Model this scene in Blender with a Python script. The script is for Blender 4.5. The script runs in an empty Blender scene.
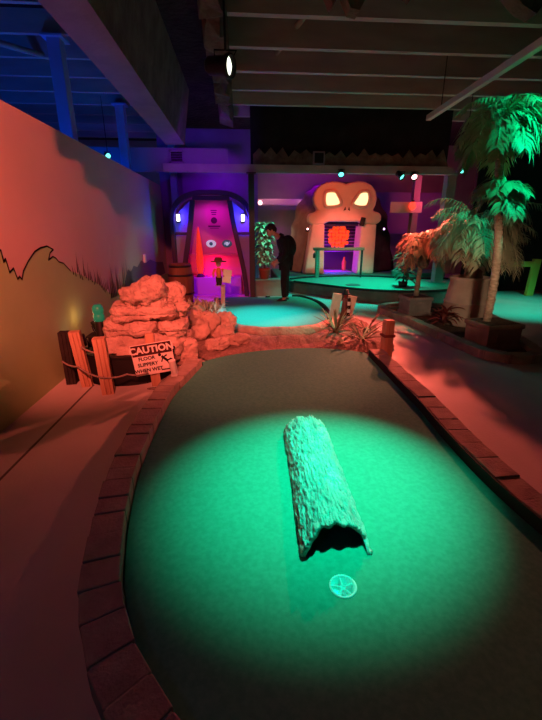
import bpy, bmesh, math, random
from mathutils import Vector, Matrix, Euler, noise
PI = math.pi
R = math.radians
scene = bpy.context.scene
COL = scene.collection
V = Vector

# ------------------------------------------------------------------ materials
def mat(name, col, rough=0.75, col2=None, scale=8.0, bump=0.0, bscale=None, emit=None, estr=0.0, metal=0.0,
        detail=6.0, stretch=None, trans=0.0, spec=0.3, bdist=0.02):
    m = bpy.data.materials.new(name); m.use_nodes = True
    nt = m.node_tree; b = nt.nodes['Principled BSDF']
    b.inputs['Roughness'].default_value = rough
    b.inputs['Metallic'].default_value = metal
    b.inputs['Specular IOR Level'].default_value = spec
    b.inputs['Base Color'].default_value = (*col, 1)
    tc = nt.nodes.new('ShaderNodeTexCoord')
    src = tc.outputs['Object']
    if stretch:
        mp = nt.nodes.new('ShaderNodeMapping'); mp.inputs['Scale'].default_value = stretch
        nt.links.new(src, mp.inputs['Vector']); src = mp.outputs['Vector']
    if col2 is not None:
        n = nt.nodes.new('ShaderNodeTexNoise'); n.inputs['Scale'].default_value = scale; n.inputs['Detail'].default_value = detail
        nt.links.new(src, n.inputs['Vector'])
        r = nt.nodes.new('ShaderNodeValToRGB')
        r.color_ramp.elements[0].position = 0.35; r.color_ramp.elements[1].position = 0.65
        r.color_ramp.elements[0].color = (*col, 1); r.color_ramp.elements[1].color = (*col2, 1)
        nt.links.new(n.outputs['Fac'], r.inputs['Fac']); nt.links.new(r.outputs['Color'], b.inputs['Base Color'])
    if bump > 0:
        n2 = nt.nodes.new('ShaderNodeTexNoise'); n2.inputs['Scale'].default_value = bscale or scale * 3; n2.inputs['Detail'].default_value = detail
        nt.links.new(src, n2.inputs['Vector'])
        bp = nt.nodes.new('ShaderNodeBump'); bp.inputs['Strength'].default_value = bump; bp.inputs['Distance'].default_value = bdist
        nt.links.new(n2.outputs['Fac'], bp.inputs['Height']); nt.links.new(bp.outputs['Normal'], b.inputs['Normal'])
    if emit is not None:
        b.inputs['Emission Color'].default_value = (*emit, 1); b.inputs['Emission Strength'].default_value = estr
    if trans:
        b.inputs['Transmission Weight'].default_value = trans
    return m

def paving_mat(name, c1, c2, joint, size):
    m = mat(name, c1, 0.7, c2, 1.2, 0.15, 60, detail=8)
    nt = m.node_tree; b = nt.nodes['Principled BSDF']
    return m

M = {}
M['floor'] = mat('painted_concrete', (.50, .49, .47), .55, (.60, .58, .56), 1.3, .12, 45, spec=.35)
M['seam'] = mat('floor_seam', (.12, .11, .10), .8)
M['mural_sky'] = mat('mural_sky_paint', (.62, .48, .45), .8, (.68, .51, .48), .9, .08, 60)
M['mural_hill'] = mat('mural_hill_paint', (.38, .60, .26), .8, (.44, .66, .30), 1.2, .08, 60)
M['mural_line'] = mat('mural_outline_paint', (.05, .03, .03), .8)
M['mural_dark'] = mat('mural_far_bush_paint', (.22, .18, .26), .8)
M['blackwall'] = mat('matte_black_wall', (.012, .012, .014), .95, (.02, .02, .022), 3)
M['greywall'] = mat('grey_back_wall', (.30, .28, .24), .85, (.36, .33, .28), 1.5, .1, 30)
M['violetwall'] = mat('violet_back_wall', (.20, .12, .30), .85, (.26, .16, .38), 1.5)
M['deck'] = mat('sprayed_ceiling', (.018, .015, .016), .95, (.036, .031, .030), 2.2, .9, 9, bdist=.1)
M['joist'] = mat('grey_joist', (.36, .33, .30), .8, (.46, .43, .39), 6, .2, 30, stretch=(.2, 1, 1))
M['girder'] = mat('girder_paint', (.19, .155, .17), .85, (.23, .19, .20), 3, .2, 20)
M['foam'] = mat('dark_foam', (.10, .08, .065), .95, (.17, .14, .11), 4, .9, 12, bdist=.06)
M['turf'] = mat('green_turf', (.050, .32, .23), .9, (.072, .37, .27), 40, .35, 420, bdist=.006, spec=.1)
M['brick'] = mat('paver_brick', (.29, .255, .22), .85, (.42, .37, .32), 7, .4, 60)
M['rubber_and_shade'] = mat('black_edging_and_shade', (.012, .011, .010), .8)  # black edging colour, also the painted shade inside the right curb
M['bark'] = mat('pale_log_bark', (.36, .40, .36), .85, (.58, .62, .56), 9, 1.0, 34, stretch=(1, .3, 1), bdist=.05)
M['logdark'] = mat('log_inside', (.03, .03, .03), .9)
M['whiteplastic'] = mat('white_plastic', (.82, .84, .82), .4)
M['postwood'] = mat('orange_post_wood', (.62, .40, .26), .75, (.40, .24, .15), 9, .6, 40, stretch=(1, 1, .12))
M['blackwood'] = mat('black_wood', (.018, .016, .016), .8, (.03, .027, .025), 9)
M['rope'] = mat('grey_rope', (.32, .27, .25), .9, (.2, .17, .15), 60)
M['black'] = mat('black_plastic', (.012, .012, .013), .55)
M['rock'] = mat('tan_rock', (.46, .36, .31), .9, (.66, .54, .47), 6, .8, 26, bdist=.05)
M['rockdark'] = mat('weathered_rock', (.40, .32, .27), .9, (.58, .48, .40), 5, .55, 22, bdist=.03)
M['sand'] = mat('pale_gravel', (.38, .30, .26), .95, (.25, .19, .165), 34, 1.0, 70, bdist=.03)
M['soil'] = mat('dark_soil', (.05, .035, .025), .95, (.10, .07, .05), 20, .8, 60)
M['sign_white'] = mat('sign_white', (.80, .78, .74), .6)
M['sign_dark'] = mat('sign_dark_red', (.055, .012, .014), .6)
M['sign_text'] = mat('sign_text_black', (.02, .016, .016), .7)
M['agave'] = mat('agave_leaf', (.34, .37, .24), .6, (.52, .54, .38), 7, .2, 20)
M['agave_dead'] = mat('dried_leaf', (.12, .085, .055), .8, (.22, .16, .10), 9)
M['dry'] = mat('straw_plant', (.60, .50, .36), .8, (.45, .36, .24), 12)
M['leaf'] = mat('palm_leaf', (.20, .34, .16), .55, (.30, .42, .22), 6)
M['leafdry'] = mat('olive_leaf', (.30, .31, .19), .65, (.40, .38, .25), 6)
M['leaf_redlit'] = mat('red_lit_leaf', (.42, .22, .14), .6, (.30, .26, .14), 6)  # red light on the small palm put into the leaf colour
M['leafwhite'] = mat('variegated_leaf', (.55, .68, .56), .5, (.20, .38, .24), 14)
M['leafdark'] = mat('dark_leaf', (.05, .14, .10), .45, (.09, .22, .15), 6)
M['cordy'] = mat('cordyline_leaf', (.30, .07, .06), .55, (.16, .05, .05), 6)
M['trunk'] = mat('fibrous_trunk', (.26, .20, .14), .9, (.42, .34, .26), 14, .9, 30, stretch=(1, 1, 2.6), bdist=.02)
M['trunkdark'] = mat('brown_stem', (.14, .085, .06), .9, (.22, .14, .10), 12, .6, 30)
M['pot'] = mat('stone_pot', (.40, .32, .26), .85, (.50, .41, .34), 5, .35, 30)
M['boxpot'] = mat('brown_planter', (.27, .19, .14), .8, (.35, .25, .19), 6, .3, 30)
M['greypot'] = mat('grey_planter', (.22, .23, .22), .75, (.30, .31, .30), 6, .2, 30)
M['redpot'] = mat('red_clay_pot', (.42, .07, .05), .6)
M['skull'] = mat('bone_plaster', (.66, .48, .38), .8, (.74, .55, .44), 2.5, .25, 16)
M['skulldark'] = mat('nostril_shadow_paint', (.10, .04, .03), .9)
M['eye'] = mat('glowing_eye', (.9, .8, .5), .5, emit=(1.0, .80, .40), estr=1.3)
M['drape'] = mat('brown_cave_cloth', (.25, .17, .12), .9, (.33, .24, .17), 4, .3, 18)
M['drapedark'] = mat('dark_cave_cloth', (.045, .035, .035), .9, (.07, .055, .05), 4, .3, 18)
M['doorway'] = mat('dark_violet_grille', (.10, .05, .12), .8)
M['orange_glow'] = mat('lit_orange_panel', (.5, .08, .02), .6, emit=(1.0, .075, .012), estr=.85)
M['concrete'] = mat('grey_concrete', (.22, .22, .205), .85, (.28, .28, .26), 3, .25, 40)
M['riser'] = mat('dark_riser', (.11, .095, .085), .85, (.16, .14, .125), 4, .2, 30)
M['darkframe'] = mat('dark_violet_frame', (.055, .02, .07), .55)
M['sidepanel'] = mat('blue_violet_panel', (.30, .24, .62), .6)
M['pinkpanel'] = mat('pink_panel', (.66, .16, .46), .55)
M['emblem'] = mat('panel_print', (.10, .02, .10), .7)
M['gauge'] = mat('pale_gauge', (.5, .7, .8), .4, emit=(.32, .55, .80), estr=.55)
M['gaugedark'] = mat('dark_gauge_face', (.03, .10, .16), .5, emit=(.02, .10, .16), estr=.4)
M['bench'] = mat('violet_bench', (.50, .16, .66), .6)
M['redglow'] = mat('lit_red_lamp', (.5, .03, .02), .4, emit=(1.0, .035, .02), estr=.62)
M['lampblue'] = mat('blue_white_lamp', (.8, .8, 1), .4, emit=(.62, .66, 1.0), estr=5)
M['barrel'] = mat('barrel_wood', (.32, .15, .08), .7, (.20, .09, .05), 7, .4, 30, stretch=(1, 1, .15))
M['hoop'] = mat('dark_hoop', (.06, .05, .05), .5, metal=.6)
M['bluepost'] = mat('painted_steel_post', (.22, .36, .60), .6, (.26, .42, .68), 3)
M['beam'] = mat('painted_beam', (.36, .30, .30), .7, (.44, .37, .36), 3)
M['columndark'] = mat('dark_column', (.06, .055, .06), .7)
M['lens_c'] = mat('cyan_lens', (.1, .6, .6), .4, emit=(.12, .9, .78), estr=3.0)
M['lens_r'] = mat('red_lens', (.8, .3, .3), .4, emit=(1.0, .45, .45), estr=5)
M['lens_red'] = mat('deep_red_lens', (.8, .1, .05), .4, emit=(1.0, .04, .02), estr=2.2)
M['lens_w'] = mat('white_lens', (.9, .9, .8), .4, emit=(.95, .95, .78), estr=2.2)
M['lens_g'] = mat('green_lens', (.1, .8, .5), .4, emit=(.05, .9, .5), estr=2)
M['cloth'] = mat('black_cloth', (.010, .010, .012), .9, (.016, .016, .018), 20, .3, 90)
M['skin'] = mat('skin', (.50, .30, .22), .55)
M['hair'] = mat('black_hair', (.012, .010, .010), .6, bump=.5, bscale=60)
M['shoe'] = mat('black_shoe', (.015, .015, .016), .6)
M['sole'] = mat('white_sole', (.6, .6, .58), .7)
M['pirate_red'] = mat('orange_shirt', (.70, .22, .06), .8)
M['pirate_brown'] = mat('brown_hat', (.16, .09, .06), .8)
M['paleboard'] = mat('pale_board', (.62, .58, .44), .8, (.70, .66, .52), 8)
M['mintboard'] = mat('mint_board', (.55, .72, .58), .8, (.70, .82, .68), 12)
M['darkred'] = mat('dark_red_paint', (.22, .07, .06), .8, (.15, .05, .05), 15)
M['pinkwood'] = mat('pink_grey_timber', (.36, .26, .24), .8, (.44, .33, .30), 4)
M['yellowrail'] = mat('yellow_green_rail', (.55, .60, .10), .6)
M['duct'] = mat('pale_duct', (.26, .24, .30), .5)
M['strip'] = mat('grey_white_batten', (.55, .54, .50), .6)
M['violetsoft'] = mat('violet_sheet', (.36, .18, .50), .7)

# ------------------------------------------------------------------ mesh builder
class MB:
    def __init__(s): s.v = []; s.f = []; s.m = []; s.sm = []
    def add(s, vs, fs, mi=0, smooth=False):
        o = len(s.v); s.v += [V(p) for p in vs]
        for f in fs: s.f.append([i + o for i in f]); s.m.append(mi); s.sm.append(smooth)
    def box(s, c, size, rot=(0, 0, 0), mi=0, taper=1.0):
        x, y, z = [k / 2 for k in size]; e = Euler(rot).to_matrix(); c = V(c)
        vs = []
        for dz in (-1, 1):
            t = 1 if dz < 0 else taper
            for dx, dy in ((-1, -1), (1, -1), (1, 1), (-1, 1)):
                vs.append(c + e @ V((dx * x * t, dy * y * t, dz * z)))
        s.add(vs, [(3, 2, 1, 0), (4, 5, 6, 7), (0, 1, 5, 4), (1, 2, 6, 5), (2, 3, 7, 6), (3, 0, 4, 7)], mi)
    def bar(s, a, b, w, h, mi=0, up=(0, 0, 1)):
        a, b = V(a), V(b); d = (b - a).normalized(); u = V(up)
        if abs(d.dot(u)) > .98: u = V((0, 1, 0))
        r = d.cross(u).normalized(); u = r.cross(d)
        vs = [p + r * (sx * w / 2) + u * (sz * h / 2) for p in (a, b) for sx, sz in ((-1, -1), (1, -1), (1, 1), (-1, 1))]
        s.add(vs, [(0, 1, 2, 3), (7, 6, 5, 4), (4, 5, 1, 0), (5, 6, 2, 1), (6, 7, 3, 2), (7, 4, 0, 3)], mi)
    def tube(s, pts, rad, n=10, mi=0, smooth=True, caps=True, squash=1.0):
        pts = [V(p) for p in pts]
        if not hasattr(rad, '__len__'): rad = [rad] * len(pts)
        vs = []; fs = []; prev = None
        for i, p in enumerate(pts):
            d = (pts[min(i + 1, len(pts) - 1)] - pts[max(i - 1, 0)]).normalized()
            if prev is None:
                u = V((0, 0, 1)) if abs(d.z) < .9 else V((1, 0, 0))
            else: u = prev
            r = d.cross(u).normalized(); u = r.cross(d).normalized(); prev = u
            for k in range(n):
                a = 2 * PI * k / n
                vs.append(p + r * (math.cos(a) * rad[i]) + u * (math.sin(a) * rad[i] * squash))
        for i in range(len(pts) - 1):
            for k in range(n):
                k2 = (k + 1) % n
                fs.append((i * n + k, i * n + k2, (i + 1) * n + k2, (i + 1) * n + k))
        s.add(vs, fs, mi, smooth)
        if caps:
            o = len(s.v) - len(vs)
            s.f.append([o + k for k in range(n)][::-1]); s.m.append(mi); s.sm.append(False)
            s.f.append([o + (len(pts) - 1) * n + k for k in range(n)]); s.m.append(mi); s.sm.append(False)
    def lathe(s, prof, c=(0, 0, 0), n=24, mi=0, rot=None, smooth=True):
        c = V(c); vs = []; fs = []
        e = rot.to_matrix() if rot is not None else Matrix.Identity(3)
        for r, z in prof:
            for k in range(n):
                a = 2 * PI * k / n
                vs.append(c + e @ V((r * math.cos(a), r * math.sin(a), z)))
        for i in range(len(prof) - 1):
            for k in range(n):
                k2 = (k + 1) % n
                fs.append((i * n + k, i * n + k2, (i + 1) * n + k2, (i + 1) * n + k))
        s.add(vs, fs, mi, smooth)
        o = len(s.v) - len(vs)
        if prof[0][0] > 1e-5: s.f.append([o + k for k in range(n)][::-1]); s.m.append(mi); s.sm.append(False)
        if prof[-1][0] > 1e-5: s.f.append([o + (len(prof) - 1) * n + k for k in range(n)]); s.m.append(mi); s.sm.append(False)
    def prism(s, poly, z0, z1, mi=0, mi_side=None):
        n = len(poly); vs = [(x, y, z0) for x, y in poly] + [(x, y, z1) for x, y in poly]
        s.add(vs, [list(range(n))[::-1], [n + k for k in range(n)]], mi)
        o = len(s.v) - 2 * n
        for k in range(n):
            k2 = (k + 1) % n
            s.f.append([o + k, o + k2, o + n + k2, o + n + k]); s.m.append(mi if mi_side is None else mi_side); s.sm.append(False)
    def slab(s, poly, y0, y1, mi=0):      # polygon in X,Z extruded along Y
        n = len(poly); vs = [(x, y0, z) for x, z in poly] + [(x, y1, z) for x, z in poly]
        fs = [list(range(n)), [n + k for k in range(n)][::-1]]
        for k in range(n):
            k2 = (k + 1) % n; fs.append([k2, k, n + k, n + k2])
        s.add(vs, fs, mi)
    def ball(s, c, r, n=16, mi=0, rot=None):
        e = Euler(rot).to_matrix() if rot else Matrix.Identity(3)
        if not hasattr(r, '__len__'): r = (r, r, r)
        vs = []; fs = []; h = n // 2
        for i in range(1, h):
            t = PI * i / h
            for k in range(n):
                a = 2 * PI * k / n
                vs.append(V(c) + e @ V((r[0] * math.sin(t) * math.cos(a), r[1] * math.sin(t) * math.sin(a), r[2] * math.cos(t))))
        vs.append(V(c) + e @ V((0, 0, r[2]))); vs.append(V(c) + e @ V((0, 0, -r[2]))); T = len(vs) - 2; B = T + 1
        for i in range(h - 2):
            for k in range(n):
                k2 = (k + 1) % n; fs.append((i * n + k, (i + 1) * n + k, (i + 1) * n + k2, i * n + k2))
        for k in range(n):
            k2 = (k + 1) % n; fs.append((T, k, k2)); fs.append((B, (h - 2) * n + k2, (h - 2) * n + k))
        s.add(vs, fs, mi, True)
    def rock(s, c, size, seed=0, rotz=0, p=3.2, amp=.10, strata=.0, mi=0, n=72, tilt=(0, 0)):
        e = Euler((tilt[0], tilt[1], rotz)).to_matrix(); off = V((seed * 7.3, seed * 3.1, seed * 5.7))
        vs = []; fs = []; h = n // 2
        def pt(t, a):
            d = V((math.sin(t) * math.cos(a), math.sin(t) * math.sin(a), math.cos(t)))
            k = (abs(d.x) ** p + abs(d.y) ** p + abs(d.z) ** p) ** (-1 / p)
            q = d * k
            q = V((q.x * size[0] / 2, q.y * size[1] / 2, q.z * size[2] / 2))
            big = noise.fractal(q * 3.0 + off, 1.0, 2.0, 4)
            vd = noise.voronoi(V((q.x * 6, q.y * 6, q.z * 13)) + off)[0]
            crack = max(0, .16 - (vd[1] - vd[0])) / .16
            led = noise.noise(V((q.x * 2.2, q.y * 2.2, q.z * 30)) + off)
            disp = amp * .62 * big - .034 * crack + (.020 if strata else .006) * led + .010 * noise.noise(q * 24 + off) + .006 * noise.noise(q * 50 + off)
            nrm = V((d.x / size[0], d.y / size[1], d.z / size[2])).normalized()
            w_ = q + nrm * disp * (.5 + min(size))
            w_.z = max(w_.z, -size[2] / 2 * 1.02)
            return V(c) + e @ w_
        for i in range(1, h):
            for k in range(n): vs.append(pt(PI * i / h, 2 * PI * k / n))
        vs.append(pt(0.0001, 0)); vs.append(pt(PI - .0001, 0)); T = len(vs) - 2; B = T + 1
        for i in range(h - 2):
            for k in range(n):
                k2 = (k + 1) % n; fs.append((i * n + k, (i + 1) * n + k, (i + 1) * n + k2, i * n + k2))
        for k in range(n):
            k2 = (k + 1) % n; fs.append((T, k, k2)); fs.append((B, (h - 2) * n + k2, (h - 2) * n + k))
        s.add(vs, fs, mi, True)
    def build(s, name, mats, parent=None, bevel=0, loc=None, segs=2):
        if not isinstance(mats, (list, tuple)): mats = [mats]
        me = bpy.data.meshes.new(name)
        if parent is not None: off = wloc(parent)
        elif loc is not None: off = V(loc)
        else:
            xs = [p.x for p in s.v]; ys = [p.y for p in s.v]; zs = [p.z for p in s.v]
            off = V(((min(xs) + max(xs)) / 2, (min(ys) + max(ys)) / 2, min(zs)))
        me.from_pydata([tuple(p - off) for p in s.v], [], s.f)
        for m_ in mats: me.materials.append(M[m_] if isinstance(m_, str) else m_)
        for i, p in enumerate(me.polygons): p.material_index = s.m[i]; p.use_smooth = s.sm[i]
        me.update()
        o = bpy.data.objects.new(name, me); COL.objects.link(o)
        if parent is not None: o.parent = parent
        else: o.location = off
        if bevel:
            b = o.modifiers.new('bevel', 'BEVEL'); b.width = bevel; b.segments = segs; b.limit_method = 'ANGLE'; b.angle_limit = R(40)
        return o

def wloc(o):
    p = V((0, 0, 0))
    while o is not None: p += o.location; o = o.parent
    return p
def tag(o, label, cat, group=None, kind=None):
    o['label'] = label; o['category'] = cat
    if group: o['group'] = group
    if kind: o['kind'] = kind
    return o
def thing(name, label, cat, loc, group=None):
    o = bpy.data.objects.new(name, None); o.empty_display_size = .1; COL.objects.link(o); o.location = loc
    return tag(o, label, cat, group)
def struct(o): o['kind'] = 'structure'; return o
def smooth_path(pts, n=8, closed=False):
    pts = [V((*p, 0)) if len(p) == 2 else V(p) for p in pts]; out = []; L = len(pts)
    rng = range(L) if closed else range(L - 1)
    for i in rng:
        g = (lambda j: pts[j % L]) if closed else (lambda j: pts[max(0, min(L - 1, j))])
        a, b, c, d = g(i - 1), g(i), g(i + 1), g(i + 2)
        for k in range(n):
            t = k / n
            out.append(.5 * ((2 * b) + (c - a) * t + (2 * a - 5 * b + 4 * c - d) * t * t + (3 * b - a - 3 * c + d) * t ** 3))
    if not closed: out.append(pts[-1])
    return out
def xy(ps): return [(p.x, p.y) for p in ps]
def text_mesh(mb, body, size, matrix, mi, extrude=.002, fat=.0, align='CENTER'):
    cu = bpy.data.curves.new('t', 'FONT'); cu.body = body; cu.size = size; cu.extrude = extrude; cu.offset = fat
    cu.align_x = align; cu.align_y = 'CENTER'; cu.resolution_u = 3
    ob = bpy.data.objects.new('t', cu); COL.objects.link(ob)
    dg = bpy.context.evaluated_depsgraph_get(); dg.update()
    me = bpy.data.meshes.new_from_object(ob.evaluated_get(dg))
    mb.add([matrix @ v.co for v in me.vertices], [list(p.vertices) for p in me.polygons], mi)
    bpy.data.objects.remove(ob); bpy.data.meshes.remove(me); bpy.data.curves.remove(cu)

# blocks of a curb laid along a path, all in one mesh
def curb_blocks(path, width, h, step, z0=0, seed=1, gap=.0035, rubber_and_shade=0, lean=0):
    random.seed(seed); mb = MB()
    L = [0]
    for i in range(1, len(path)): L.append(L[-1] + (path[i] - path[i - 1]).length)
    def at(d):
        d = max(0, min(L[-1] - 1e-5, d))
        for i in range(1, len(L)):
            if L[i] >= d:
                t = (d - L[i - 1]) / max(1e-6, L[i] - L[i - 1]); p = path[i - 1].lerp(path[i], t)
                tn = (path[min(i + 1, len(path) - 1)] - path[max(0, i - 2)]).normalized(); return p, tn
    d = 0
    while d < L[-1] - step * .4:
        ln = step * random.uniform(.85, 1.15); hh = h + random.uniform(-.006, .006); w = width * random.uniform(.96, 1.04)
        vs = []
        for dd in (d + gap, d + ln - gap):
            p, t = at(dd); nr = V((t.y, -t.x, 0)); j = random.uniform(-.005, .005)
            for sx, z in ((-1, z0), (1, z0), (1, z0 + hh), (-1, z0 + hh)):
                q = p + nr * (sx * w / 2 + j); vs.append((q.x, q.y, z))
        mb.add(vs, [(0, 1, 2, 3), (7, 6, 5, 4), (4, 5, 1, 0), (5, 6, 2, 1), (6, 7, 3, 2), (7, 4, 0, 3)])
        d += ln
    # mortar core
    n = len(path); vs = []
    for i, p in enumerate(path):
        t = (path[min(i + 1, n - 1)] - path[max(0, i - 1)]).normalized(); nr = V((t.y, -t.x, 0))
        for sx, z in ((-1, z0), (1, z0), (1, z0 + h - .008), (-1, z0 + h - .008)):
            q = p + nr * (sx * (width / 2 - .008)); vs.append((q.x, q.y, z))
    fs = []
    for i in range(n - 1):
        for k in range(4):
            k2 = (k + 1) % 4; fs.append((i * 4 + k, i * 4 + k2, (i + 1) * 4 + k2, (i + 1) * 4 + k))
    mb.add(vs, fs, 1)
    return mb

# ------------------------------------------------------------------ camera
cam_d = bpy.data.cameras.new('camera'); cam = bpy.data.objects.new('camera', cam_d); COL.objects.link(cam)
cam_d.sensor_fit = 'HORIZONTAL'; cam_d.sensor_width = 36; cam_d.lens = 386 / 542 * 36; cam_d.clip_start = .02
cam.location = (0, 0, 1.6); cam.rotation_euler = (R(90 - 18.746), 0, R(-4.209)); scene.camera = cam

# ------------------------------------------------------------------ setting
GZ = .06     # turf level
mb = MB(); mb.add([(-7, -3, 0), (10, -3, 0), (10, 15, 0), (-7, 15, 0)], [(0, 1, 2, 3)])
for a, b in (((-1.72, -1), (-1.63, 4.0)), ):
    mb.bar((a[0], a[1], -.002), (b[0], b[1], -.002), .02, .008, 1)
floor = struct(mb.build('floor', ['floor', 'seam'], loc=(0, 0, 0)))

# left partition wall with its painted mural
WX = -2.03; WT = 2.65
mb = MB(); mb.box((WX - .07, 4.75, WT / 2), (.14, 13.5, WT))
wx = WX + .002
hill = [(-1.5, 1.25), (1.2, 1.3), (2.2, 1.55), (3.0, 1.5), (3.3, 1.46), (3.54, 1.43), (3.545, 1.33), (3.58, 1.36), (3.60, 1.24), (3.67, 1.27), (3.70, 1.17), (3.74, 1.19), (3.77, 1.16), (3.82, 1.23), (3.94, 1.31), (4.09, 1.39), (4.22, 1.42), (4.36, 1.43), (4.49, 1.39), (4.40, 1.36), (4.34, 1.29), (4.45, 1.32), (4.51, 1.30), (4.57, 1.255), (4.68, 1.23), (4.83, 1.13),
        (5.3, 1.0), (5.8, .82), (6.1, .66), (7.2, .55), (9, .5), (11.4, .45)]
poly = [(-1.5, .0)] + hill + [(11.4, 0)]
mb.add([(wx, y, z) for y, z in poly], [list(range(len(poly)))[::-1]], 1)
def stroke(pts, w, mi):
    for i in range(len(pts) - 1):
        a = V((wx + .003, *pts[i])); b = V((wx + .003, *pts[i + 1])); d = (b - a).normalized(); n_ = V((0, -d.z, d.y)) * w / 2
        mb.add([a - n_ - d * w * .3, b - n_ + d * w * .3, b + n_ + d * w * .3, a + n_ - d * w * .3], [(0, 1, 2, 3), (3, 2, 1, 0)], mi)
stroke(hill[:26], .016, 2)
random.seed(4)
def blade(y, z, h, lean, w, mi):
    a = V((wx + .004, y - w, z)); b = V((wx + .004, y + w, z)); c = V((wx + .004, y + lean, z + h))
    mb.add([a, b, c], [(0, 1, 2), (2, 1, 0)], mi)
for i in range(20):
    y = 4.9 + i * .062; blade(y, 1.10 - i * .022 + random.uniform(-.04, .04), random.uniform(.10, .30), random.uniform(-.07, .07), .014, 2)
for i in range(16):
    y = 6.15 + i * .085; blade(y, .58, random.uniform(.22, .58), random.uniform(-.10, .06), .03, 3)
bush = [(6.9, .5), (7.0, .80), (7.2, .92), (7.38, .86), (7.6, .95), (7.85, .90), (8.2, 1.0), (8.6, .92), (9.0, .96), (9.6, .86), (10.4, .8), (10.6, .5)]
mb.add([(wx + .001, y, z) for y, z in bush], [list(range(len(bush)))[::-1]], 3)
wall_left = struct(mb.build('wall_left', ['mural_sky', 'mural_hill', 'mural_line', 'mural_dark'], loc=(WX, 0, 0)))

mb = MB(); mb.box((1.5, 14.45, 2.1), (17, .1, 4.6)); struct(mb.build('wall_back', 'greywall', loc=(0, 14.4, 0)))
mb = MB(); mb.box((10.05, 6, 2.1), (.1, 18, 4.6)); struct(mb.build('wall_right', 'blackwall', loc=(10, 6, 0)))
mb = MB(); mb.box((-7.05, 6, 2.1), (.1, 18, 4.6)); struct(mb.build('wall_outer', 'greywall', loc=(-7, 6, 0)))
mb = MB(); mb.box((7.95, 10.2, 2.0), (4.1, .12, 4.2)); struct(mb.build('wall_far_right', 'blackwall', loc=(7.5, 10.2, 0)))
mb = MB(); mb.box((-.5, 10.78, 1.95), (1.9, .1, 3.9)); struct(mb.build('wall_far_left', 'violetwall', loc=(-.5, 10.78, 0)))
mb = MB(); mb.box((-1.74, 10.95, 1.95), (.56, .1, 3.9)); struct(mb.build('wall_corner', 'violetwall', loc=(-1.74, 10.95, 0)))

ceiling_mb = MB(); ceiling_mb.box((1.5, 6, 4.36), (17, 18, .1))
ceiling = struct(ceiling_mb.build('ceiling', 'deck', loc=(0, 0, 4.31)))
for y in [1.2 + .842 * i for i in range(11)]:
    m_ = MB(); m_.box((4.9, y, 4.08), (10.0, .09, .36), mi=0); m_.build('joist', 'joist', ceiling)
for y in [1.0 + .75 * i for i in range(16)]:
    m_ = MB(); m_.box((-4.3, y, 4.1), (5.4, .06, .26)); m_.build('joist', 'joist', ceiling)
m_ = MB(); m_.slab([(-1.55, 3.3), (-1.16, 3.3), (-1.0, 4.31), (-1.55, 4.31)], -1, 9.4); m_.m[3] = 1; m_.build('girder', ['girder', 'foam'], ceiling)
# ragged sprayed foam over the second girder
random.seed(7); m_ = MB()
ys = [-.5 + .16 * i for i in range(63)]
vs = []; fs = []
for i, y in enumerate(ys):
    j = random.uniform(-.10, .10)
    for x, z in ((-.42, 4.31), (-.36 + j * .4, 3.80 + j), (-.16 - j * .5, 3.72 + random.uniform(-.09, .09)), (-.10, 4.31)): vs.append((x, y, z))
for i in range(len(ys) - 1):
    for k in range(3): fs.append((i * 4 + k, i * 4 + k + 1, (i + 1) * 4 + k + 1, (i + 1) * 4 + k))
m_.add(vs, fs); m_.build('foam_girder', 'foam', ceiling)
m_ = MB()
m_.tube([(1.15, 4.7, 4.14), (.55, 7.3, 4.14)], .035, 8); m_.build('brace', 'joist', ceiling)
m_ = MB(); m_.tube([(2.1, 6.2, 4.2), (.9, 7.6, 4.2)], .03, 8); m_.build('brace', 'joist', ceiling)
m_ = MB(); m_.tube([(-5.5, 4.5, 4.0), (-2.6, 7.2, 4.0)], .04, 8); m_.build('brace', 'joist', ceiling)

# unseen jagged light blocker, then the foam valance whose tips show at right
def valance(name, poly, y):
    mb = MB(); mb.slab(poly, y - .06, y + .06); return struct(mb.build(name, 'foam', loc=(0, y, 3.9)))
valance('wall_shadow_blocker', [(-1.40, 4.3), (-1.40, 3.135), (-1.16, 3.14), (-1.121, 3.13), (-1.119, 3.037), (-1.09, 3.07), (-1.074, 3.10), (-1.072, 3.01), (-1.05, 3.03), (-1.038, 3.055), (-1.018, 2.986), (-.991, 3.035), (-.981, 2.998), (-.955, 3.058), (-.90, 3.0), (-.82, 3.07), (-.70, 3.02), (-.60, 3.1), (-.50, 3.14), (-.50, 4.3)], 1.5)  # unseen jagged blocker, added to cast the stepped shadow on the mural wall
random.seed(11)
valance('trim_5', [(.45, 3.9), (.45, 3.3), (.55, 3.1), (.62, 2.965), (.68, 3.06), (.74, 2.95), (.80, 2.94), (.86, 3.05), (.93, 3.15), (1.05, 3.10), (1.15, 3.03), (1.25, 3.16), (1.5, 3.08), (1.7, 3.15), (1.9, 3.0), (2.0, 2.96), (2.1, 3.1), (2.3, 3.2), (2.3, 3.9)], 3.1)

# long beam, black bulkhead and mountain cut-out above it
mb = MB(); mb.box((1.6, 9.45, 2.86), (6.5, .14, .16)); beam = struct(mb.build('trim_2', 'beam', loc=(1.6, 9.45, 2.8)))
mb = MB(); mb.box((2.5, 9.56, 3.6), (4.5, .06, 1.42)); struct(mb.build('trim_3', 'blackwall', loc=(2.5, 9.5, 2.9)))
random.seed(5); poly = [(.3, 2.94)]
x = .3
while x < 4.7: poly.append((x, 3.08 + random.uniform(.02, .09))); poly.append((x + .13, 3.10 + random.uniform(.09, .2))); x += .26
poly.append((4.75, 2.94))
mb = MB(); mb.slab(poly, 9.44, 9.48)
tag(mb.build('mountain_cutout', 'foam'), 'long dark cut-out strip of jagged mountain peaks standing along the beam', 'cut-out')
mb = MB(); mb.box((1.75, 9.40, 3.08), (.26, .06, .27)); mb.box((1.75, 9.365, 3.08), (.2, .02, .2), mi=1)
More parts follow.
